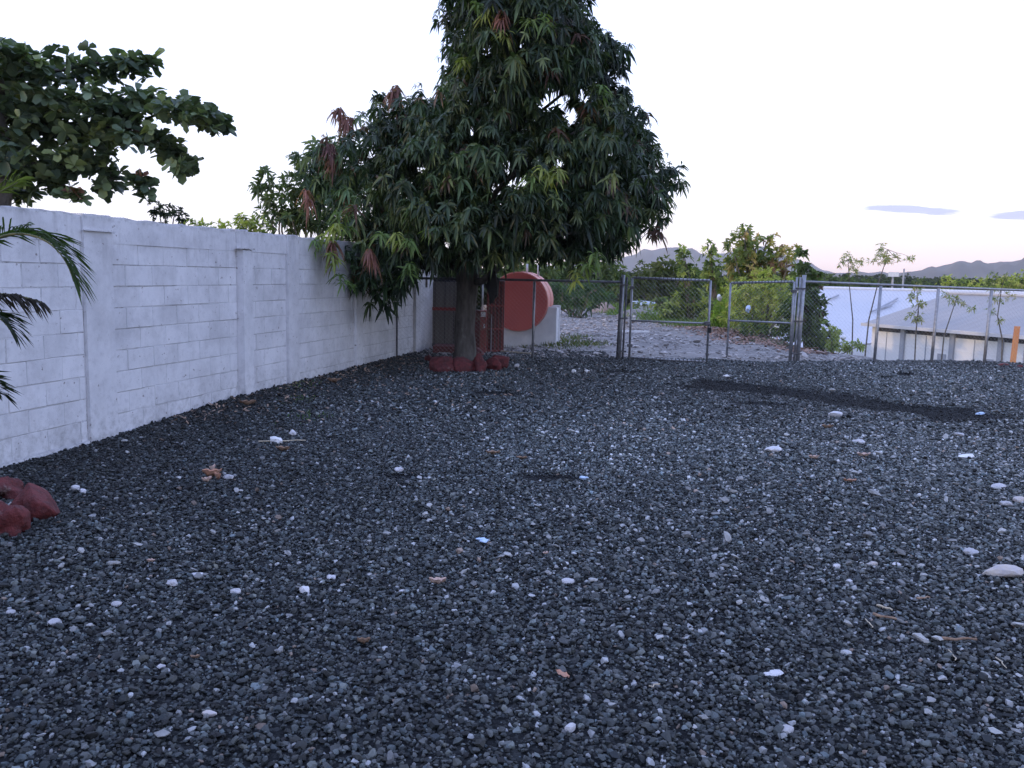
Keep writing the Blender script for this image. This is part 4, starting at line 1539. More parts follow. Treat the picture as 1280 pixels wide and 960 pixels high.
DK = [(.06, .09, .035), (.10, .135, .05), (.14, .18, .07)]
MG = [(.17, .22, .07), (.26, .31, .09), (.34, .38, .13)]
YL = [(.32, .36, .08), (.42, .45, .12), (.48, .46, .17)]
tot = 0
# behind the wall
tot += plant('leafy_tree', 'green tree behind the wall just left of the mango crown', 'tree', 19, [(352, 250, 26), (385, 225, 26), (400, 190, 20), (365, 275, 22), (340, 272, 16), (395, 262, 28), (325, 232, 8), (333, 216, 6), (345, 228, 12), (372, 200, 8), (410, 240, 25)],
             [(.07, .10, .05), (.10, .135, .065), (.14, .17, .085)], [2, 2, 1], .20, 375, 9, ratio=.3, zbase=0)
tot += plant('leafy_shrub', 'small dark shrub top poking over the wall below the almond tree', 'shrub', 14, [(205, 262, 11), (193, 258, 8), (218, 268, 10), (228, 270, 7), (200, 272, 12)], [(.03, .045, .035), (.05, .07, .055)], [2, 1], .09, 205, 40, ratio=.35, zbase=0, stem=.03)
tot += plant('leafy_shrub', 'low yellowish green shrubs topping the wall left of the leafy tree', 'shrub', 18, [(250, 282, 9), (270, 284, 9), (290, 284, 12), (308, 280, 13), (325, 282, 12), (235, 280, 6)], YL + MG, [1, 1, .5, 2, 2, 1], .13, 290, 26, zbase=0, stem=.03)
# left of the gate, behind the tank
tot += plant('dense_hedge', 'dark hedge behind the plank door under the mango crown', 'hedge', 19.2, [(515, 350, 18), (540, 345, 20), (565, 345, 20), (590, 350, 20), (604, 372, 14), (604, 400, 14), (530, 380, 20), (560, 385, 22), (590, 390, 20), (520, 410, 16), (560, 415, 18), (600, 420, 12), (500, 342, 12), (612, 345, 12)],
             [(.02, .03, .014), (.03, .045, .02)], [2, 1], .16, 560, 16, stem=.045)
tot += plant('leafy_tree', 'dark tree behind the red tank under the mango crown', 'tree', 42, [(640, 325, 26), (680, 330, 26), (715, 325, 26), (755, 335, 24), (770, 350, 16), (600, 335, 26), (560, 335, 24)], DK, [2, 2, 1], .32, 700, 3.2)
tot += plant('roadside_shrub', 'mass of bluish green weeds behind the tank at the left of the track', 'shrub', 33, [(700, 366, 13), (720, 362, 14), (740, 362, 13), (760, 366, 10), (690, 360, 12), (665, 355, 14), (640, 352, 12), (700, 380, 11), (718, 381, 10), (735, 380, 10), (750, 378, 9), (685, 378, 11)], [(.05, .09, .05), (.07, .12, .06), (.10, .15, .07)], [2, 2, 1], .28, 720, 8, ratio=.2, stem=.03)
# right side scrub
tot += plant('roadside_shrub', 'low green weeds in front of the pale covered pile', 'shrub', 42, [(785, 379, 6), (796, 380, 7), (808, 380, 6), (820, 379, 7), (830, 378, 7)], MG + DK, [1, 1, 1, 2, 2, 1], .22, 805, 9, stem=.02)
tot += plant('leafy_tree', 'rounded dark green tree far behind the left gate leaf', 'tree', 48, [(812, 342, 17), (832, 334, 14), (850, 346, 17), (797, 355, 13), (820, 356, 20), (850, 365, 20)], [(.075, .095, .035), (.10, .12, .045), (.14, .15, .06)], [2, 2, 1], .34, 825, 3.6)
tot += plant('roadside_shrub', 'bushy green shrub with a pointed tip above the gate latch', 'shrub', 31, [(853, 312, 5), (855, 318, 6), (857, 326, 9), (860, 336, 11), (862, 345, 15), (868, 370, 20), (850, 380, 18), (835, 388, 15), (885, 395, 18)], DK + MG, [2, 2, 1, 1, 1, 1], .2, 862, 10, stem=.045)
tot += plant('roadside_shrub', 'green shrub with reddish tip between the two gate leaves', 'shrub', 29, [(889, 306, 7), (886, 314, 8), (888, 322, 12), (890, 334, 13), (893, 345, 16), (900, 372, 20), (892, 395, 17), (905, 400, 16)], DK + MG + YL, [1, 1, 1, 2, 2, 1, .6, .4, .2], .18, 895, 10, stem=.045)
tot += plant('sun_tinted_shrub', 'tallest roadside shrub with sunlit gold painted into its leaves above the right gate leaf', 'shrub', 26,
             [(918, 318, 14), (930, 300, 13), (934, 286, 7), (945, 310, 16), (958, 302, 12), (972, 308, 12), (985, 315, 11), (965, 325, 18), (925, 335, 20), (945, 335, 20), (985, 335, 14), (912, 300, 6), (996, 312, 5)],
             [(.26, .26, .08), (.42, .33, .13), (.48, .33, .18), (.18, .22, .07), (.22, .14, .09), (.12, .16, .055)], [3, 2, 1, 3, .8, 3], .20, 950, 8, stem=.05, shell=(.3, 1.15))  # low sun's gold put into part of the leaf colours
tot += plant('roadside_shrub', 'feathery yellow green shrub seen through the right gate leaf', 'shrub', 24.5, [(935, 365, 22), (955, 350, 18), (960, 378, 24), (930, 392, 20), (975, 365, 20), (965, 405, 18), (940, 412, 15), (980, 395, 16), (918, 372, 14), (915, 395, 14)],
             YL + MG, [3, 3, 2, 2, 2, 1], .13, 955, 22, ratio=.22, stem=.03, shell=(.2, 1.1))
tot += plant('roadside_shrub', 'bright green weedy shrub between the leaves of the gate', 'shrub', 27, [(893, 405, 12), (903, 395, 13), (912, 385, 12), (900, 380, 10), (880, 408, 10), (915, 405, 10)], [(.16, .26, .05), (.22, .32, .06), (.18, .26, .08)], [1, 1, 1], .16, 900, 20, ratio=.18, stem=.02)
tot += plant('roadside_shrub', 'low dark bush under the yellow shrub inside the right gate leaf', 'shrub', 23, [(950, 415, 10), (962, 418, 9), (935, 408, 10), (975, 412, 9), (985, 402, 13), (988, 385, 13), (990, 418, 11), (978, 425, 8), (992, 365, 11)], DK, [2, 2, 1], .12, 955, 26, stem=.02)
tot += plant('broadleaf_bush', 'dark broad leaved bush just right of the right gate post', 'bush', 20.5, [(1003, 330, 9), (1010, 350, 13), (1015, 372, 15), (1022, 362, 9), (1012, 400, 16), (1026, 385, 9), (1000, 380, 14), (1030, 425, 13), (1018, 420, 14), (1000, 415, 12), (1001, 318, 5)],
             DK + [(.10, .06, .05), (.08, .11, .045)], [3, 3, 2, .6, 1.5], .16, 1012, 22, ratio=.45, stem=.045)
tot += plant('leafy_weed', 'light green leafy weed at the foot of the dark bush', 'weed', 19.5, [(1035, 408, 8), (1042, 415, 8), (1050, 430, 8), (1040, 428, 10), (1058, 432, 7), (1075, 432, 6)], MG, [1, 2, 2], .12, 1042, 40, stem=.015)
for (lab, y_, stem_px, blobs_) in (
    ('slender sapling with a wispy golden top, nearest the dark bush', 19.8, [(1068, 440), (1066, 400), (1062, 360), (1060, 325)], [(1058, 322, 8), (1064, 330, 7), (1075, 326, 6), (1068, 338, 6), (1052, 328, 5)]),
    ('slender sapling with the tallest golden feathery top beyond the fence', 19.3, [(1080, 438), (1086, 400), (1096, 360), (1106, 330), (1110, 312)], [(1104, 316, 8), (1110, 324, 9), (1120, 322, 6), (1094, 326, 6), (1134, 325, 5), (1101, 308, 5), (1140, 322, 3)]),
    ('thin young sapling with green leaves in front of the warehouse end', 18.6, [(1146, 448), (1145, 415), (1148, 385), (1146, 360)], [(1147, 362, 8), (1150, 380, 8), (1142, 395, 9), (1150, 400, 6), (1140, 372, 6)]),
    ('sparse sapling with yellow leaves by the orange post', 18.2, [(1256, 452), (1253, 425), (1247, 395), (1252, 360), (1256, 345)], [(1258, 350, 9), (1246, 375, 7), (1240, 360, 7), (1262, 370, 6), (1236, 388, 5), (1250, 400, 4), (1270, 360, 7)]),
    ('wispy yellow leaf spray hanging before the grey roof', 18.4, [(1176, 448), (1180, 420), (1190, 390), (1196, 372)], [(1190, 373, 7), (1200, 378, 6), (1214, 384, 5), (1182, 368, 4)])):
    b0 = at(*stem_px[0], y_)
    root = empty('sapling', b0)
    tag(root, lab, 'sapling', 'saplings along the outside of the fence')
    w = MB()
    P_ = [at(u, v, y_) for u, v in stem_px]
    P_[0] = P_[0] + np.array([0, 0, -1.2])
    w.tube(P_, list(np.linspace(.018, .006, len(P_))), 6)
    bl = [(at(u, v, y_ + random.uniform(-.2, .2)), r_ / FPX * y_) for u, v, r_ in blobs_]
    for c, r_ in bl:
        j = min(range(len(P_)), key=lambda q: np.linalg.norm(P_[q] - c) + (.5 if q == 0 else 0))
        limb(w, P_[j], c, .007, .003, 3, .1, 0, 4)
    w.build('stem', M['twig'], root)
    c_, a_ = blob_points(bl, 70, .8, (.1, 1.2))
    kc_ = pick([(.24, .26, .08), (.38, .32, .14), (.18, .22, .07)], [2, 2, 1], len(c_))
    v_, f_, k_ = rosettes(c_, a_ + np.array([[0, 0, .6]]), 5, .085, .022, (.5, 1.6), (.1, .5), kc_)
    np_mesh('foliage', v_, f_, M['leaf_soft'], root, k_)
    tot += len(f_)

# trees seen over the warehouse roof
k = 0
for (u, v, r_, lab, cs, y_) in (
        (1183, 348, 8, 'yellow green tree over the left part of the grey roof', YL, 78), (1203, 350, 9, 'pale green tree second from the left over the grey roof', MG, 80), (1222, 350, 9, 'yellowish tree in the middle over the grey roof', YL, 76),
        (1240, 347, 10, 'taller mid green tree over the grey roof', MG, 84), (1258, 349, 9, 'mottled olive tree right of the taller one over the grey roof', YL, 82), (1276, 346, 11, 'large yellow green tree at the right edge above the roof', YL, 74)):
    tot += plant('far_tree', lab, 'tree', y_, [(u, v + 3, r_), (u - 6, v + 8, r_ * .8), (u + 6, v + 8, r_ * .8), (u, v + 15, r_)], cs + DK, [2, 2, 1, 1, 1, 0], .28, u, 4.5, group='trees beyond the warehouse roof')
for (u, v, r_, lab, y_) in ((1060, 345, 9, 'dark far tree behind the wispy golden sapling', 110), (1085, 347, 9, 'dark far tree left of the white billboard', 105), (1150, 348, 8, 'dark far tree right of the white billboard', 110), (1035, 343, 10, 'dark far tree next to the gate bushes', 100)):
    tot += plant('far_tree', lab, 'tree', y_, [(u, v + 7, r_), (u - 8, v + 10, r_ * .8), (u + 8, v + 10, r_ * .8)], DK, [1, 1, 1], .35, u, 4, group='dark trees under the skyline')
print('plants tris', tot)

# far woods: one mass that nobody could count
bl = []
for i in range(330):
    y_ = random.uniform(130, 330)
    u = random.uniform(560, 1500)
    hv = 331 + .022 * (u - 640) + random.uniform(0, 5) + (4 if y_ < 200 else 0)      # top of the crown
    rr_ = random.uniform(3.0, 5.0)
    bl.append((at(u, hv + rr_ * 1.0 * FPX / y_, y_), rr_))
c_, a_ = blob_points(bl, .9, .75, (.75, 1.02))
kc_ = pick([(.03, .045, .022), (.042, .06, .028), (.06, .075, .03)], [2, 2, 1], len(c_))
v_, f_, k_ = rosettes(c_, a_ + np.array([[0, 0, .6]]), 6, .8, .5, (.5, 1.6), (.0, .4), kc_)
tag(np_mesh('distant_woods', v_, f_, M['leaf_soft'], None, k_), 'dark band of far woods under the hills', 'woods', kind='stuff')
# same for the side of the street behind the left wall
print('woods', len(f_))

# ------------------------------------------------------------------ mountains
def ridge(name, prof, dist, foot, seed):
    rr = np.random.default_rng(seed)
    us = np.arange(prof[0][0], prof[-1][0] + 1, 5.0)
    vs_ = np.interp(us, [p[0] for p in prof], [p[1] for p in prof]) + rr.normal(0, .22, len(us))
    rows = [(foot, 0.0), (.5 + foot * .5, .35), (.85, .72), (1.0, 1.0), (1.15, .6), (1.35, 0.0)]
    V = []
    fine = []
    for j in range(len(rows) - 1):
        for q in range(5):
            t = q / 5
            fine.append((rows[j][0] * (1 - t) + rows[j + 1][0] * t, rows[j][1] * (1 - t) + rows[j + 1][1] * t))
    fine.append(rows[-1])
    for (kd, kh) in fine:
        for i, (u, v) in enumerate(zip(us, vs_)):
            p = at(u, v, dist)
            h = max(p[2], 2) * kh
            h *= 1 + (.10 * math.sin(u * .21 + kd * 9) + .08 * math.sin(u * .09 - kd * 15)) * (1 if abs(kh - 1) > .01 else 0)
            V.append((p[0] * kd, dist * kd, h - 6))
    nx = len(us)
    F = [(j * nx + i, j * nx + i + 1, (j + 1) * nx + i + 1, (j + 1) * nx + i) for j in range(len(fine) - 1) for i in range(nx - 1)]
    return tag(np_mesh(name, np.array(V), np.array(F), M['mountain'], smooth=True), kind='structure')


ridge('mountain_ridge', [(560, 338), (700, 330), (760, 326), (778, 320), (800, 315), (825, 309), (846, 307), (862, 311), (885, 318), (910, 314), (940, 309), (975, 315), (1000, 323), (1016, 331), (1030, 336), (1050, 341), (1100, 346)], 3900, .62, 1)
ridge('near_hills', [(1060, 346), (1090, 341), (1120, 339), (1140, 337), (1160, 334), (1172, 331), (1188, 327), (1202, 323.5), (1215, 326), (1232, 327), (1250, 325), (1268, 324), (1284, 321), (1310, 318), (1370, 322), (1480, 330), (1640, 345)], 2600, .6, 2)
ridge('low_hills', [(980, 346), (1020, 340), (1060, 339), (1100, 338.5), (1150, 339.5), (1200, 340), (1300, 342)], 3300, .7, 3)

# ------------------------------------------------------------------ warehouses down the slope
E0 = np.array([16.6, 40.0, 0])
ed = np.array([3.0, -7.4, 0])
ed /= np.linalg.norm(ed)
ep = np.array([-ed[1], ed[0], 0])              # to the right and away
zE = float(at(1080, 402, 40.0)[2])
wh = empty('warehouse', (E0[0], E0[1], -3.5))
tag(wh, 'long low white panel warehouse with a grey pitched roof beyond the right fence', 'building')
LEN = 22.0
HW = 4.8
zR = zE + 1.32
fr = (ed, ep, UPV)


def wp(s, p, z):
    return E0 + ed * s + ep * p + UPV * z


b_w = MB()
b_w.box((0, .0, -3.6), (LEN, .12, zE - .08), fr, E0)
b_w.build('front_wall', M['white_wall'], wh)
w = MB().add([wp(0, 0, -3.6), wp(0, 2 * HW, -3.6), wp(0, 2 * HW, zE - .1), wp(0, HW, zR - .12), wp(0, 0, zE - .1)], [(0, 1, 2, 3, 4)])
w.build('end_wall', M['white_wall'], wh)
# roof: real sheets with ribs
for (p0_, z0_, p1_, z1_) in ((-.28, zE - .06, HW, zR), (2 * HW + .28, zE - .06, HW, zR)):
    w = MB()
    nrib = 44
    vs = []
    for i in range(nrib * 2 + 1):
        s = -.25 + (LEN + .5) * i / (nrib * 2)
        dz_ = .012 if i % 2 else 0
        vs += [wp(s, p0_, z0_ + dz_), wp(s, p1_, z1_ + dz_), wp(s, p1_, z1_ + dz_ - .05), wp(s, p0_, z0_ + dz_ - .05)]
    fs = []
    for i in range(nrib * 2):
        for k in range(4):
            k2 = (k + 1) % 4
            fs.append((i * 4 + k, (i + 1) * 4 + k, (i + 1) * 4 + k2, i * 4 + k2))
    w.add(vs, fs).build('roof_sheet', M['roof_grey'], wh)
MB().tube([wp(-.3, HW, zR + .06), wp(LEN, HW, zR + .06)], .09, 8).build('ridge_cap', M['gutter'], wh, True)
MB().box((-.3, -.42, zE - .20), (LEN + .2, -.30, zE - .06), fr, E0).build('gutter', M['gutter'], wh)
MB().box((.3, -.012, zE - .40), (LEN, -.003, zE - .21), fr, E0).build('eave_gap', M['dark_gap'], wh)
for s in (1.75, 4.35, 6.6, 8.9, 11.3, 13.7):
    MB().box((s, -.10, -3.6), (s + .22, .0, zE - .22), fr, E0).build('column', M['grey_col'], wh)
for s in (.9, 3.1, 5.5, 7.7, 10.1, 12.5):
    MB().box((s - .02, -.02, -3.6), (s + .02, .0, zE - .42), fr, E0).build('panel_joint', M['grey_col'], wh)
for s in (3.75, 6.0, 8.2, 10.5):
    MB().box((s, -.03, -2.4), (s + .42, .0, zE - 1.12), fr, E0).build('window', M['grey_col'], wh)
zband = zE - .95
MB().box((.0, -.018, zband), (LEN, .0, zband + .03), fr, E0).build('string_course', M['white_wall'], wh)

# second, paler roof behind, running away to the left
b2 = empty('pale_roof_building', (22, 60, -3.5))
tag(b2, 'wide building with a pale blue metal roof behind the dark bush and grey roof', 'building')
rl, rrr = at(1000, 360, 62), at(1290, 367.5, 62)
el, er = at(960, 440, 45), at(1290, 412, 52)
nn = 60
w = MB()
vs = []
for i in range(nn * 2 + 1):
    t = i / (nn * 2)
    dz_ = .014 if i % 2 else 0
    a, b_ = rl + (rrr - rl) * t, el + (er - el) * t
    vs += [a + (0, 0, dz_), b_ + (0, 0, dz_), b_ + (0, 0, dz_ - .08), a + (0, 0, dz_ - .08)]
fs = [(i * 4 + k, i * 4 + (k + 1) % 4, (i + 1) * 4 + (k + 1) % 4, (i + 1) * 4 + k) for i in range(nn * 2) for k in range(4)]
w.add(vs, fs).build('roof_sheet', M['roof_light'], b2)
w = MB().add([rl, rrr, rrr + (2, 14, -2.4), rl + (2, 14, -2.4)], [(0, 1, 2, 3)])
w.build('rear_roof', M['roof_light'], b2)
MB().tube([rl + (0, 0, .06), rrr + (0, 0, .06)], .11, 8).build('ridge_cap', M['white_label'], b2)
w = MB().add([el, er, (er[0], er[1], -3.7), (el[0], el[1], -3.7)], [(0, 1, 2, 3)])
w.add([el + (0, 0, -.1), rl + (0, 0, -.1), rl + (2, 14, -2.5), (rl[0] + 2, rl[1] + 14, -3.7), (el[0], el[1], -3.7)], [(0, 1, 2, 3, 4)])
w.build('wall', M['white_wall'], b2)
for (a, b_) in (((1100, 387), (1122, 375)), ((1088, 392), (1116, 382)), ((1036, 376), (1048, 371))):
    # thin grey tubes laid on the roof sheet
    N_ = np.cross(rrr - rl, el - rl)
    def onroof(u, v):
        d = ray(u, v)
        o_ = np.array([0, 0, EYE])
        return o_ + d * (np.dot(rl - o_, N_) / np.dot(d, N_))
    MB().tube([onroof(*a) + (0, 0, .12), onroof(*b_) + (0, 0, .12)], .06, 6).build('roof_line', M['grey_col'], b2)

# billboard and pole far away
p = at(1118, 343, 96)
bb = empty('billboard', (p[0], p[1], -3.5))
tag(bb, 'small white billboard above the far trees', 'billboard')
MB().box((p[0] - .62, p[1], p[2] - .25), (p[0] + .5, p[1] + .12, p[2] + .27)).build('panel', M['white_bag'], bb)
MB().tube([(p[0], p[1] + .3, -3.5), (p[0], p[1] + .3, p[2])], .12, 8).build('pole', M['grey_col'], bb)
p = at(1130, 338, 98)
tag(MB().tube([(p[0], p[1], -3.5), (p[0], p[1], p[2] + .2)], [.14, .10], 8).build('utility_pole', M['grey_col']), 'thin grey utility pole just right of the white billboard', 'pole')

# orange post outside the fence
p0, p1 = at(1268, 417, 17.6), at(1266, 458, 17.6)
tag(MB().box((-.05, -.04, -1.0), (.03, .04, p0[2] - p1[2] + .15), ((1, 0, 0), (0, 1, 0), (.03, 0, 1)), p1).build('orange_post', M['orange']), 'orange post beyond the fence at the right edge', 'post')
for (u, v, wd, lab) in ((1256, 455, 14, 'flat red stone at the foot of the sapling by the orange post'), (1276, 457, 8, 'small red stone right of the orange post')):
    rock_px('red_stone', u, v, wd, 5, 'red_rock', u, lab, 'stone')

# ------------------------------------------------------------------ things beyond the gate
p = at(806, 368, 44)
zt_ = float(T(p[0], 44))
w = MB()
vs = [(p[0] + dx_, 44 + dy_, zt_ + h_) for dx_, dy_, h_ in ((-.75, -.3, .50), (.5, -.5, .44), (.65, .7, .60), (-.6, .9, .62), (0, .2, .68))]
w.add(vs, [(0, 1, 4), (1, 2, 4), (2, 3, 4), (3, 0, 4)])
w.add([(q[0], q[1], zt_) for q in vs[:4]] + vs[:4], [(0, 1, 5, 4), (1, 2, 6, 5), (2, 3, 7, 6), (3, 0, 4, 7)])
tag(w.build('covered_pile', M['tarp']), 'low pile under a pale blue sheet at the end of the track', 'tarpaulin')
p = G(791, 417)
tag(MB().box((-.42, -.05, .04), (.42, .05, .075), ((1, .12, 0), (-.12, 1, 0), (0, 0, 1)), p).build('white_plank', M['white_bag']), 'white plank lying on the track behind the left gate leaf', 'plank')


def mound(name, lab, ct, u, v, wpx, hpx, y_, mat, seed):
    c = at(u, v, y_)
    zb_ = float(T(c[0], y_))
    rw, hh = wpx / 2 / FPX * y_, max(.08, c[2] + hpx / 2 / FPX * y_ - zb_)
    r = np.random.default_rng(seed)
    n = 22
    xs = np.linspace(-1, 1, n)
    X, Y_ = np.meshgrid(xs, xs)
    Z = np.clip(1 - (X ** 2 + Y_ ** 2), 0, 1) ** .6 * hh * .8 * (1 + .18 * vnoise(X, Y_, 4, seed) + .12 * vnoise(X, Y_, 9, seed + 1))
    V = np.stack([c[0] + X * rw, y_ + Y_ * rw * .7, zb_ + Z - .03], -1).reshape(-1, 3)
    F = [(j * n + i, j * n + i + 1, (j + 1) * n + i + 1, (j + 1) * n + i) for j in range(n - 1) for i in range(n - 1)]
    o = np_mesh(name, V, F, M[mat])
    return tag(o, lab, ct)


mound('earth_mound', 'brown earth and litter mound on the track left of the gate post', 'mound', 757, 381, 36, 10, 38, 'dirt_mound', 3)
mound('rubble_mound', 'grey rubble heap behind the left gate leaf', 'mound', 800, 390, 60, 12, 33, 'rubble', 5)
mound('rubble_mound', 'low pale rubble bank outside the fence under the dark bush', 'mound', 1048, 444, 90, 6, 17.6, 'rubble', 7)
p = at(899, 372, 25.8)
rock('litter_bag', p, (.075, .08, .11), M['white_bag'], 7, sub=3, rough=.5)
tag(bpy.data.objects['litter_bag'], 'white bag caught in the shrubs between the gate leaves', 'bag')
o = rock('litter_bag', at(935, 386, 23.2), (.06, .06, .10), M['blue_bag'], 8, sub=3, rough=.5)
tag(o, 'pale blue bag caught in the shrub inside the right gate leaf', 'bag')
o = rock('litter_bag', at(1054, 422, 19.0), (.065, .06, .055), M['white_bag'], 9, sub=3)
tag(o, 'small bright white bag in the weeds right of the gate post', 'bag')

# grass and weeds
def grass(name, lab, region, n, h, cols, seed):
    r = np.random.default_rng(seed)
    x, y_ = region(r, n)
    n = len(x)
    P_ = np.stack([x, y_, T(x, y_) - .01], -1)
    D = np.stack([r.normal(0, .35, n), r.normal(0, .35, n), np.ones(n)], -1)
    D /= np.linalg.norm(D, axis=1, keepdims=True)
    L = h * r.uniform(.4, 1.2, n)
    v_, f_, k_ = leaves(P_, D, r.normal(0, 1, (n, 3)), L, L * .10 + .006, r.uniform(.1, .5, n), pick(cols, [1] * len(cols), n, r) * r.uniform(.7, 1.3, (n, 1)))
    tag(np_mesh(name, v_, f_, M['leaf_soft'], None, k_), lab, 'grass', kind='stuff')


def verge(r, n):
    n = int(n * .55)
    y_ = r.uniform(26.5, 46, n)
    x = 6.3 - .05 * (y_ - 17) + r.normal(0, .45, n) - .35 * ss(24, 40, y_) * 2.2 - .1
    x += .35 * vnoise(x * 0, y_, .9, 77)
    return x, y_


grass('verge_grass', 'green grass along the right edge of the stony track', verge, 9000, .30, [(.07, .12, .035), (.10, .16, .045), (.14, .19, .05)], 5)


def tankweeds(r, n):
    c = [G(705, 432), G(690, 430), G(730, 430), G(660, 432), G(715, 424)]
    k = r.integers(0, 5, n)
    P_ = np.array(c)[k]
    return P_[:, 0] + r.normal(0, .28, n), P_[:, 1] + r.normal(0, .35, n)


grass('tank_weeds', 'low weeds round the foot of the tank cradle', tankweeds, 1500, .14, [(.06, .09, .035), (.09, .11, .04), (.12, .11, .05)], 6)


def wallweeds(r, n):
    c = [G(378, 500), G(388, 522), G(372, 484), G(376, 478)]
    k = r.integers(0, 4, n)
    P_ = np.array(c)[k]
    x = P_[:, 0] + r.normal(0, .12, n)
    y_ = P_[:, 1] + r.normal(0, .2, n)
    kk = x > wall_x(y_) + .03
    return x[kk], y_[kk]


grass('yard_weeds', 'tiny green weeds sprouting in the gravel near the wall', wallweeds, 260, .07, [(.06, .11, .04), (.09, .13, .05)], 7)


def backgrass(r, n):
    y_ = r.uniform(38.5, 58, n)
    x = r.uniform(-5, 5, n)
    return x, y_


grass('far_grass', 'strip of green grass where the track meets the scrub', backgrass, 11000, .42, [(.08, .12, .045), (.12, .17, .06)], 8)

# brown leaf litter along the scrub edge
n = 3200
y = rng.uniform(17.5, 32, n)
x = 6.2 - .05 * (y - 17) + rng.normal(0, .35, n)
r_ = rng.uniform(.03, .08, n)
tag(instancer('leaf_litter', np.stack([x, y, T(x, y) + .02], -1), rng.uniform(-.5, .5, (n, 3)) * [1, 1, 6], r_[:, None] * np.array([[1, .7, .15]]),
              rng.uniform(.10, .24, (n, 1)) * np.array([[1.3, .75, .5]]), stones), 'brown dead leaves under the shrubs on the right of the track', 'leaf litter', kind='stuff')

# small dead leaf bits under the mango and along the wall
n = 900
yA = rng.uniform(8.5, 15.2, n)
xA = np.where(rng.uniform(size=n) < .5, wall_x(yA) + np.abs(rng.normal(.1, .5, n)), -.6 + rng.normal(0, 1.7, n))
kk = (xA > wall_x(yA) + .05) & yard_keep(xA, yA)
xA, yA = xA[kk], yA[kk]
n = len(xA)
r_ = rng.uniform(.010, .032, n)
tag(instancer('yard_litter', np.stack([xA, yA, T(xA, yA) + .025], -1), rng.uniform(-.6, .6, (n, 3)) * [1, 1, 6], r_[:, None] * np.array([[1.3, .6, .12]]),
              rng.uniform(.08, .26, (n, 1)) * np.array([[1.25, .85, .6]]), stones), 'small dry leaf bits under the mango and along the wall foot', 'leaf litter', kind='stuff')

# ------------------------------------------------------------------ single pale stones in the yard
SG = 'larger pale stones lying on the dark gravel'
ST = [
    (1259, 715, 42, 18, 'cream_stone', 'biggest pale flat stone near the right edge of the yard'),
    (968, 843, 28, 6, 'pale_stone', 'long white finger shaped stone in the lower right'),
    (984, 914, 26, 12, 'pale_stone', 'grey slab stone near the bottom right of the yard'),
    (710, 727, 18, 8, 'pale_stone', 'flat pinkish grey stone near the middle of the yard'),
    (712, 910, 15, 13, 'pale_stone', 'blocky grey stone near the bottom middle'),
    (214, 729, 17, 10, 'pale_stone', 'pointed pale stone, largest in the front left row'),
    (294, 740, 15, 9, 'pale_stone', 'rounded pale stone right of the pointed one, front left'),
    (380, 738, 14, 10, 'pale_stone', 'pale blue grey stone at the right of the front left row'),
    (65, 779, 22, 9, 'pale_stone', 'pale flat stone with a tan end at the far left front'),
    (144, 755, 13, 7, 'pale_stone', 'small pale stone between the tan ended and the pointed one'),
    (12, 766, 12, 6, 'pale_stone', 'pale stone by the left photo edge'),
    (344, 550, 17, 11, 'white_bag', 'crumpled white scrap behind the thin stick near the wall'),
    (365, 541, 9, 8, 'pale_stone', 'small white stone just right of the crumpled white scrap'),
    (498, 587, 14, 7, 'pale_stone', 'pale stone at the edge of the left pit'),
    (285, 596, 13, 7, 'pale_stone', 'pale stone right of the orange leaf clump'),
    (93, 610, 11, 8, 'pale_stone', 'pale lilac stone right of the red stone pile'),
    (103, 614, 11, 8, 'pale_stone', 'second pale stone right of the red stone pile'),
    (1074, 552, 15, 6, 'pale_stone', 'pale flat stone in the middle of the right side'),
    (1210, 571, 18, 6, 'white_bag', 'bright white flat stone in the right middle'),
    (1250, 608, 18, 7, 'pale_stone', 'smooth pale oval stone near the right edge'),
    (1275, 624, 16, 9, 'cream_stone', 'cream stone at the right photo edge'),
    (1047, 518, 18, 8, 'pale_stone', 'bluish white flat stone just in front of the dark rut'),
    (968, 562, 26, 8, 'pale_stone', 'patchy bluish stone left of the right middle'),
    (1200, 543, 14, 5, 'pale_stone', 'thin pale stone right of the flat one behind'),
    (1092, 705, 13, 7, 'cream_stone', 'cream stone above the bark scraps'),
    (1122, 706, 13, 5, 'pale_stone', 'thin light stone right of the cream one'),
    (1046, 708, 11, 7, 'pale_stone', 'white stone left of the cream one'),
    (1062, 727, 10, 6, 'pale_stone', 'small light stone in front of the cream one'),
    (1215, 690, 22, 8, 'pale_stone', 'long pale stone behind the biggest flat stone'),
    (1259, 630, 16, 8, 'pale_stone', 'bluish pale stone in front of the smooth oval one'),
    (734, 464, 8, 5, 'white_bag', 'white stone in front of the left gate post'),
    (717, 464, 6, 5, 'white_bag', 'tiny white stone left of the one at the gate post'),
    (541, 462, 8, 3, 'white_bag', 'white chip in front of the red trunk stones'),
    (646, 457, 7, 6, 'pale_stone', 'pale pebble right of the red trunk stones'),
    (503, 740, 11, 6, 'pale_stone', 'small pale stone left of the pink scrap'),
    (413, 722, 12, 6, 'pale_stone', 'bright small stone in the front left row, far right'),
    (246, 719, 16, 6, 'pale_stone', 'flat bluish stone behind the front left row'),
    (260, 893, 20, 8, 'cream_stone', 'olive grey slab stone at the lower left'),
    (202, 834, 9, 7, 'pale_stone', 'round pale stone at the lower left'),
    (908, 470, 8, 4, 'white_bag', 'white pebble at the left tip of the dark rut')]
for i, (u, v, wp_, hp_, mt, lab) in enumerate(ST):
    rock_px('pale_stone' if mt != 'white_bag' or 'scrap' not in lab else 'white_scrap', u, v, wp_, hp_, mt, 200 + i, lab, 'stone' if 'scrap' not in lab else 'litter', SG if 'scrap' not in lab else None, rough=.2, lift=.8, depth=wp_ / 2 * G(u, v)[1] / FPX * (.75 if wp_ < 28 else .6))


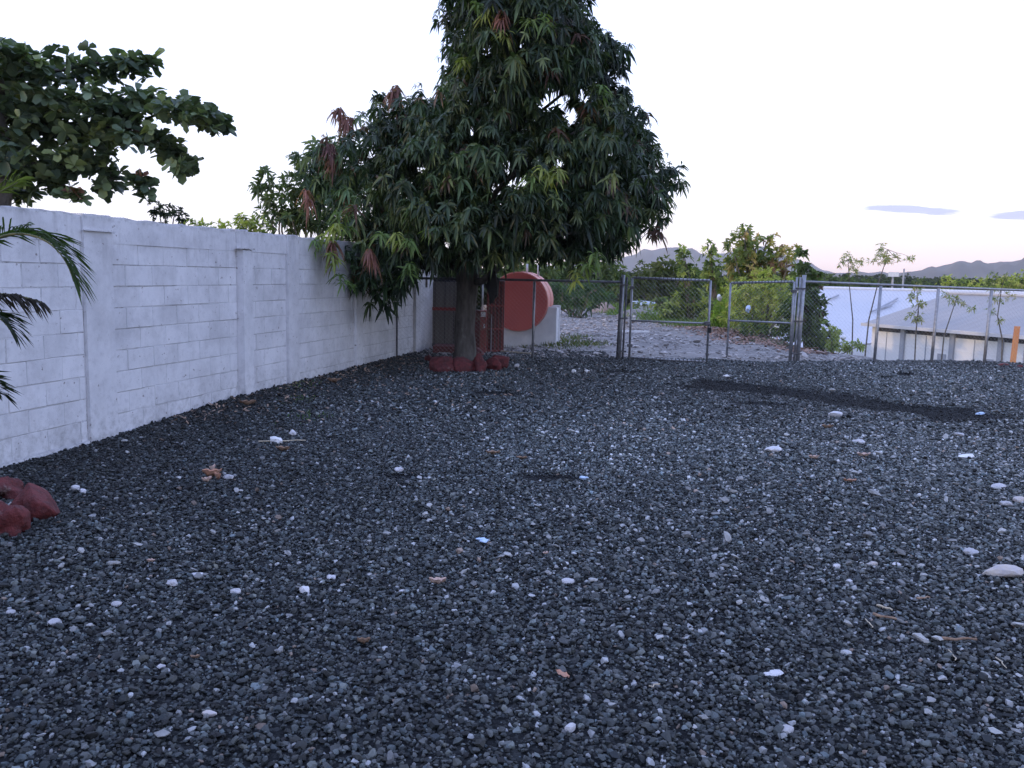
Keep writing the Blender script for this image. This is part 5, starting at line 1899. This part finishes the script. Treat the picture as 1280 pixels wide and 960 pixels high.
def dry_leaf(u, v, wpx, ang, mat, lab, ct='leaf', curl=.35, ratio=.38, name='dry_leaf', seed=1):
    p = G(u, v)
    L = wpx / FPX * p[1]
    r = random.Random(seed)
    vs, fs = [], []
    n, mseg = 7, 4
    for i in range(n + 1):
        t = i / n
        wd = L * ratio * math.sin(math.pi * (.08 + .86 * t)) ** .8
        for j in range(mseg + 1):
            s = (j / mseg - .5)
            x, y_ = (t - .5) * L, s * wd
            z = abs(s) * wd * curl * 2.4 + curl * L * .8 * (t - .5) ** 2 * 2 + L * .05 * math.sin(i * 2.1 + j * 1.7 + seed) + r.uniform(-.003, .003) + .026
            vs.append((p[0] + x * math.cos(ang) - y_ * math.sin(ang), p[1] + x * math.sin(ang) + y_ * math.cos(ang), p[2] + z))
    for i in range(n):
        for j in range(mseg):
            a = i * (mseg + 1) + j
            fs.append((a, a + 1, a + mseg + 2, a + mseg + 1))
    k = len(vs)
    vs += [(q[0], q[1], q[2] - .002) for q in vs]
    fs += [tuple(q + k for q in f[::-1]) for f in list(fs)]
    o = MB().add(vs, fs).build(name, M[mat], None, True)
    return tag(o, lab, ct)


DL = [
    (547, 736, 22, .1, 'pink_scrap', 'pinkish curled dry leaf left of the middle foreground', .7),
    (703, 853, 26, 2.2, 'orange_leaf', 'orange dry leaf in the middle foreground', .35),
    (455, 811, 17, .2, 'brown_scrap', 'small brown curled leaf in the left foreground', .8),
    (682, 698, 9, .4, 'pink_scrap', 'tiny pinkish leaf scrap behind the flat pinkish stone', .6),
    (265, 600, 24, .2, 'orange_leaf', 'orange leaf in the clump near the wall', .8),
    (272, 604, 16, 2.4, 'orange_leaf', 'small curled orange leaf at the right of the clump near the wall', 1.1),
    (266, 594, 14, 1.4, 'pink_scrap', 'pale curled leaf on top of the clump near the wall', 1.2),
    (259, 607, 15, 1.0, 'pink_scrap', 'pale curled leaf in the clump near the wall', .9),
    (310, 509, 20, .4, 'brown_scrap', 'brown leaf against the wall foot', .6),
    (354, 567, 18, .1, 'brown_scrap', 'brown leaf in front of the thin stick', .6),
    (1017, 577, 14, 0.1, 'pink_scrap', 'tan leaf scrap in the right middle', .6),
    (1079, 574, 18, .1, 'pink_scrap', 'pale tan leaf scrap in the right middle', .5),
    (1062, 606, 16, -.15, 'orange_leaf', 'orange dry leaf in the right middle', .4),
    (616, 571, 18, .0, 'brown_scrap', 'thin dark brown leaf left of the right pit', .4),
    (652, 577, 14, .0, 'brown_scrap', 'dark brown leaf just behind the right pit', .4),
    (244, 830, 12, .3, 'brown_scrap', 'reddish leaf scrap in the left foreground', .6),
    (1034, 538, 16, .0, 'brown_scrap', 'brown leaf in front of the dark rut', .5),
    (189, 708, 11, .3, 'pink_scrap', 'cream leaf scrap above the pointed pale stone', .6),
    (418, 480, 16, .3, 'brown_scrap', 'brown leaf near the foot of the wall by the mango', .6)]
for i, (u, v, wpx, an, mt, lab, cu) in enumerate(DL):
    dry_leaf(u, v, wpx, an, mt, lab, curl=cu, seed=i)


def stick(u0, v0, u1, v1, r, mat, lab, ct='stick', name='stick', n=5):
    a, b_ = G(u0, v0), G(u1, v1)
    pts = [a + (b_ - a) * i / n + np.array([random.uniform(-.006, .006), random.uniform(-.008, .008), .024 + random.uniform(0, .006)]) for i in range(n + 1)]
    rs = [r * (1 - .35 * i / n) * random.uniform(.85, 1.15) for i in range(n + 1)]
    tag(MB().tube(pts, rs, 6).build(name, M[mat], None, True), lab, ct)


stick(323, 555, 382, 554, .007, 'straw', 'thin pale stick lying by the crumpled white scrap near the wall')
stick(1092, 774, 1122, 781, .008, 'brown_scrap', 'reddish bark sliver right of the cream stone, lower right', 'bark', 'bark_sliver')
stick(1096, 763, 1116, 769, .006, 'straw', 'pale bark sliver just behind the reddish sliver', 'bark', 'bark_sliver')
stick(1144, 754, 1162, 753, .006, 'brown_scrap', 'short brown bark sliver above the reddish ones', 'bark', 'bark_sliver')
stick(1178, 805, 1220, 806, .008, 'brown_scrap', 'longest straight brown bark sliver at the lower right', 'bark', 'bark_sliver')
stick(1081, 781, 1092, 792, .003, 'straw', 'thin straw by the reddish bark sliver', 'straw', 'straw')
stick(1186, 820, 1194, 832, .0028, 'straw', 'bent straw below the longest bark sliver', 'straw', 'straw')
stick(1246, 830, 1257, 842, .003, 'straw', 'short straw near the lower right edge', 'straw', 'straw')
stick(812, 866, 826, 863, .003, 'straw', 'small straw right of the orange leaf in the foreground', 'straw', 'straw')
for (u, v, s_, lab, sd) in ((603, 681, 16, 'pale blue crumpled paper scrap in the middle of the yard', 1), (730, 602, 12, 'small light blue scrap near the right pit', 2), (1225, 520, 10, 'small bluish scrap at the end of the dark rut', 3)):
    p = G(u, v)
    e = s_ / FPX * p[1] / 2
    tag(rock('paper_scrap', (p[0], p[1], p[2] + .03), (e, e * .7, e * .35), M['blue_bag'], 300 + sd, rough=.4, sub=3), lab, 'litter')

# ------------------------------------------------------------------ air
hz = MB().box((-6400, -6400, -6.5), (6400, 6400, 330))
me_ = hz.build('haze', M['leaf'])
mh = bpy.data.materials.new('haze_air')
mh.use_nodes = True
t = mh.node_tree
t.nodes.clear()
o_ = t.nodes.new('ShaderNodeOutputMaterial')
pv_ = t.nodes.new('ShaderNodeVolumePrincipled')
pv_.inputs['Color'].default_value = (.96, .94, .97, 1)
pv_.inputs['Density'].default_value = 0.00013
pv_.inputs['Anisotropy'].default_value = 0.0
t.links.new(pv_.outputs[0], o_.inputs['Volume'])
me_.data.materials.clear()
me_.data.materials.append(mh)
tag(me_, 'pale dusk haze over the whole landscape', 'haze', kind='stuff')
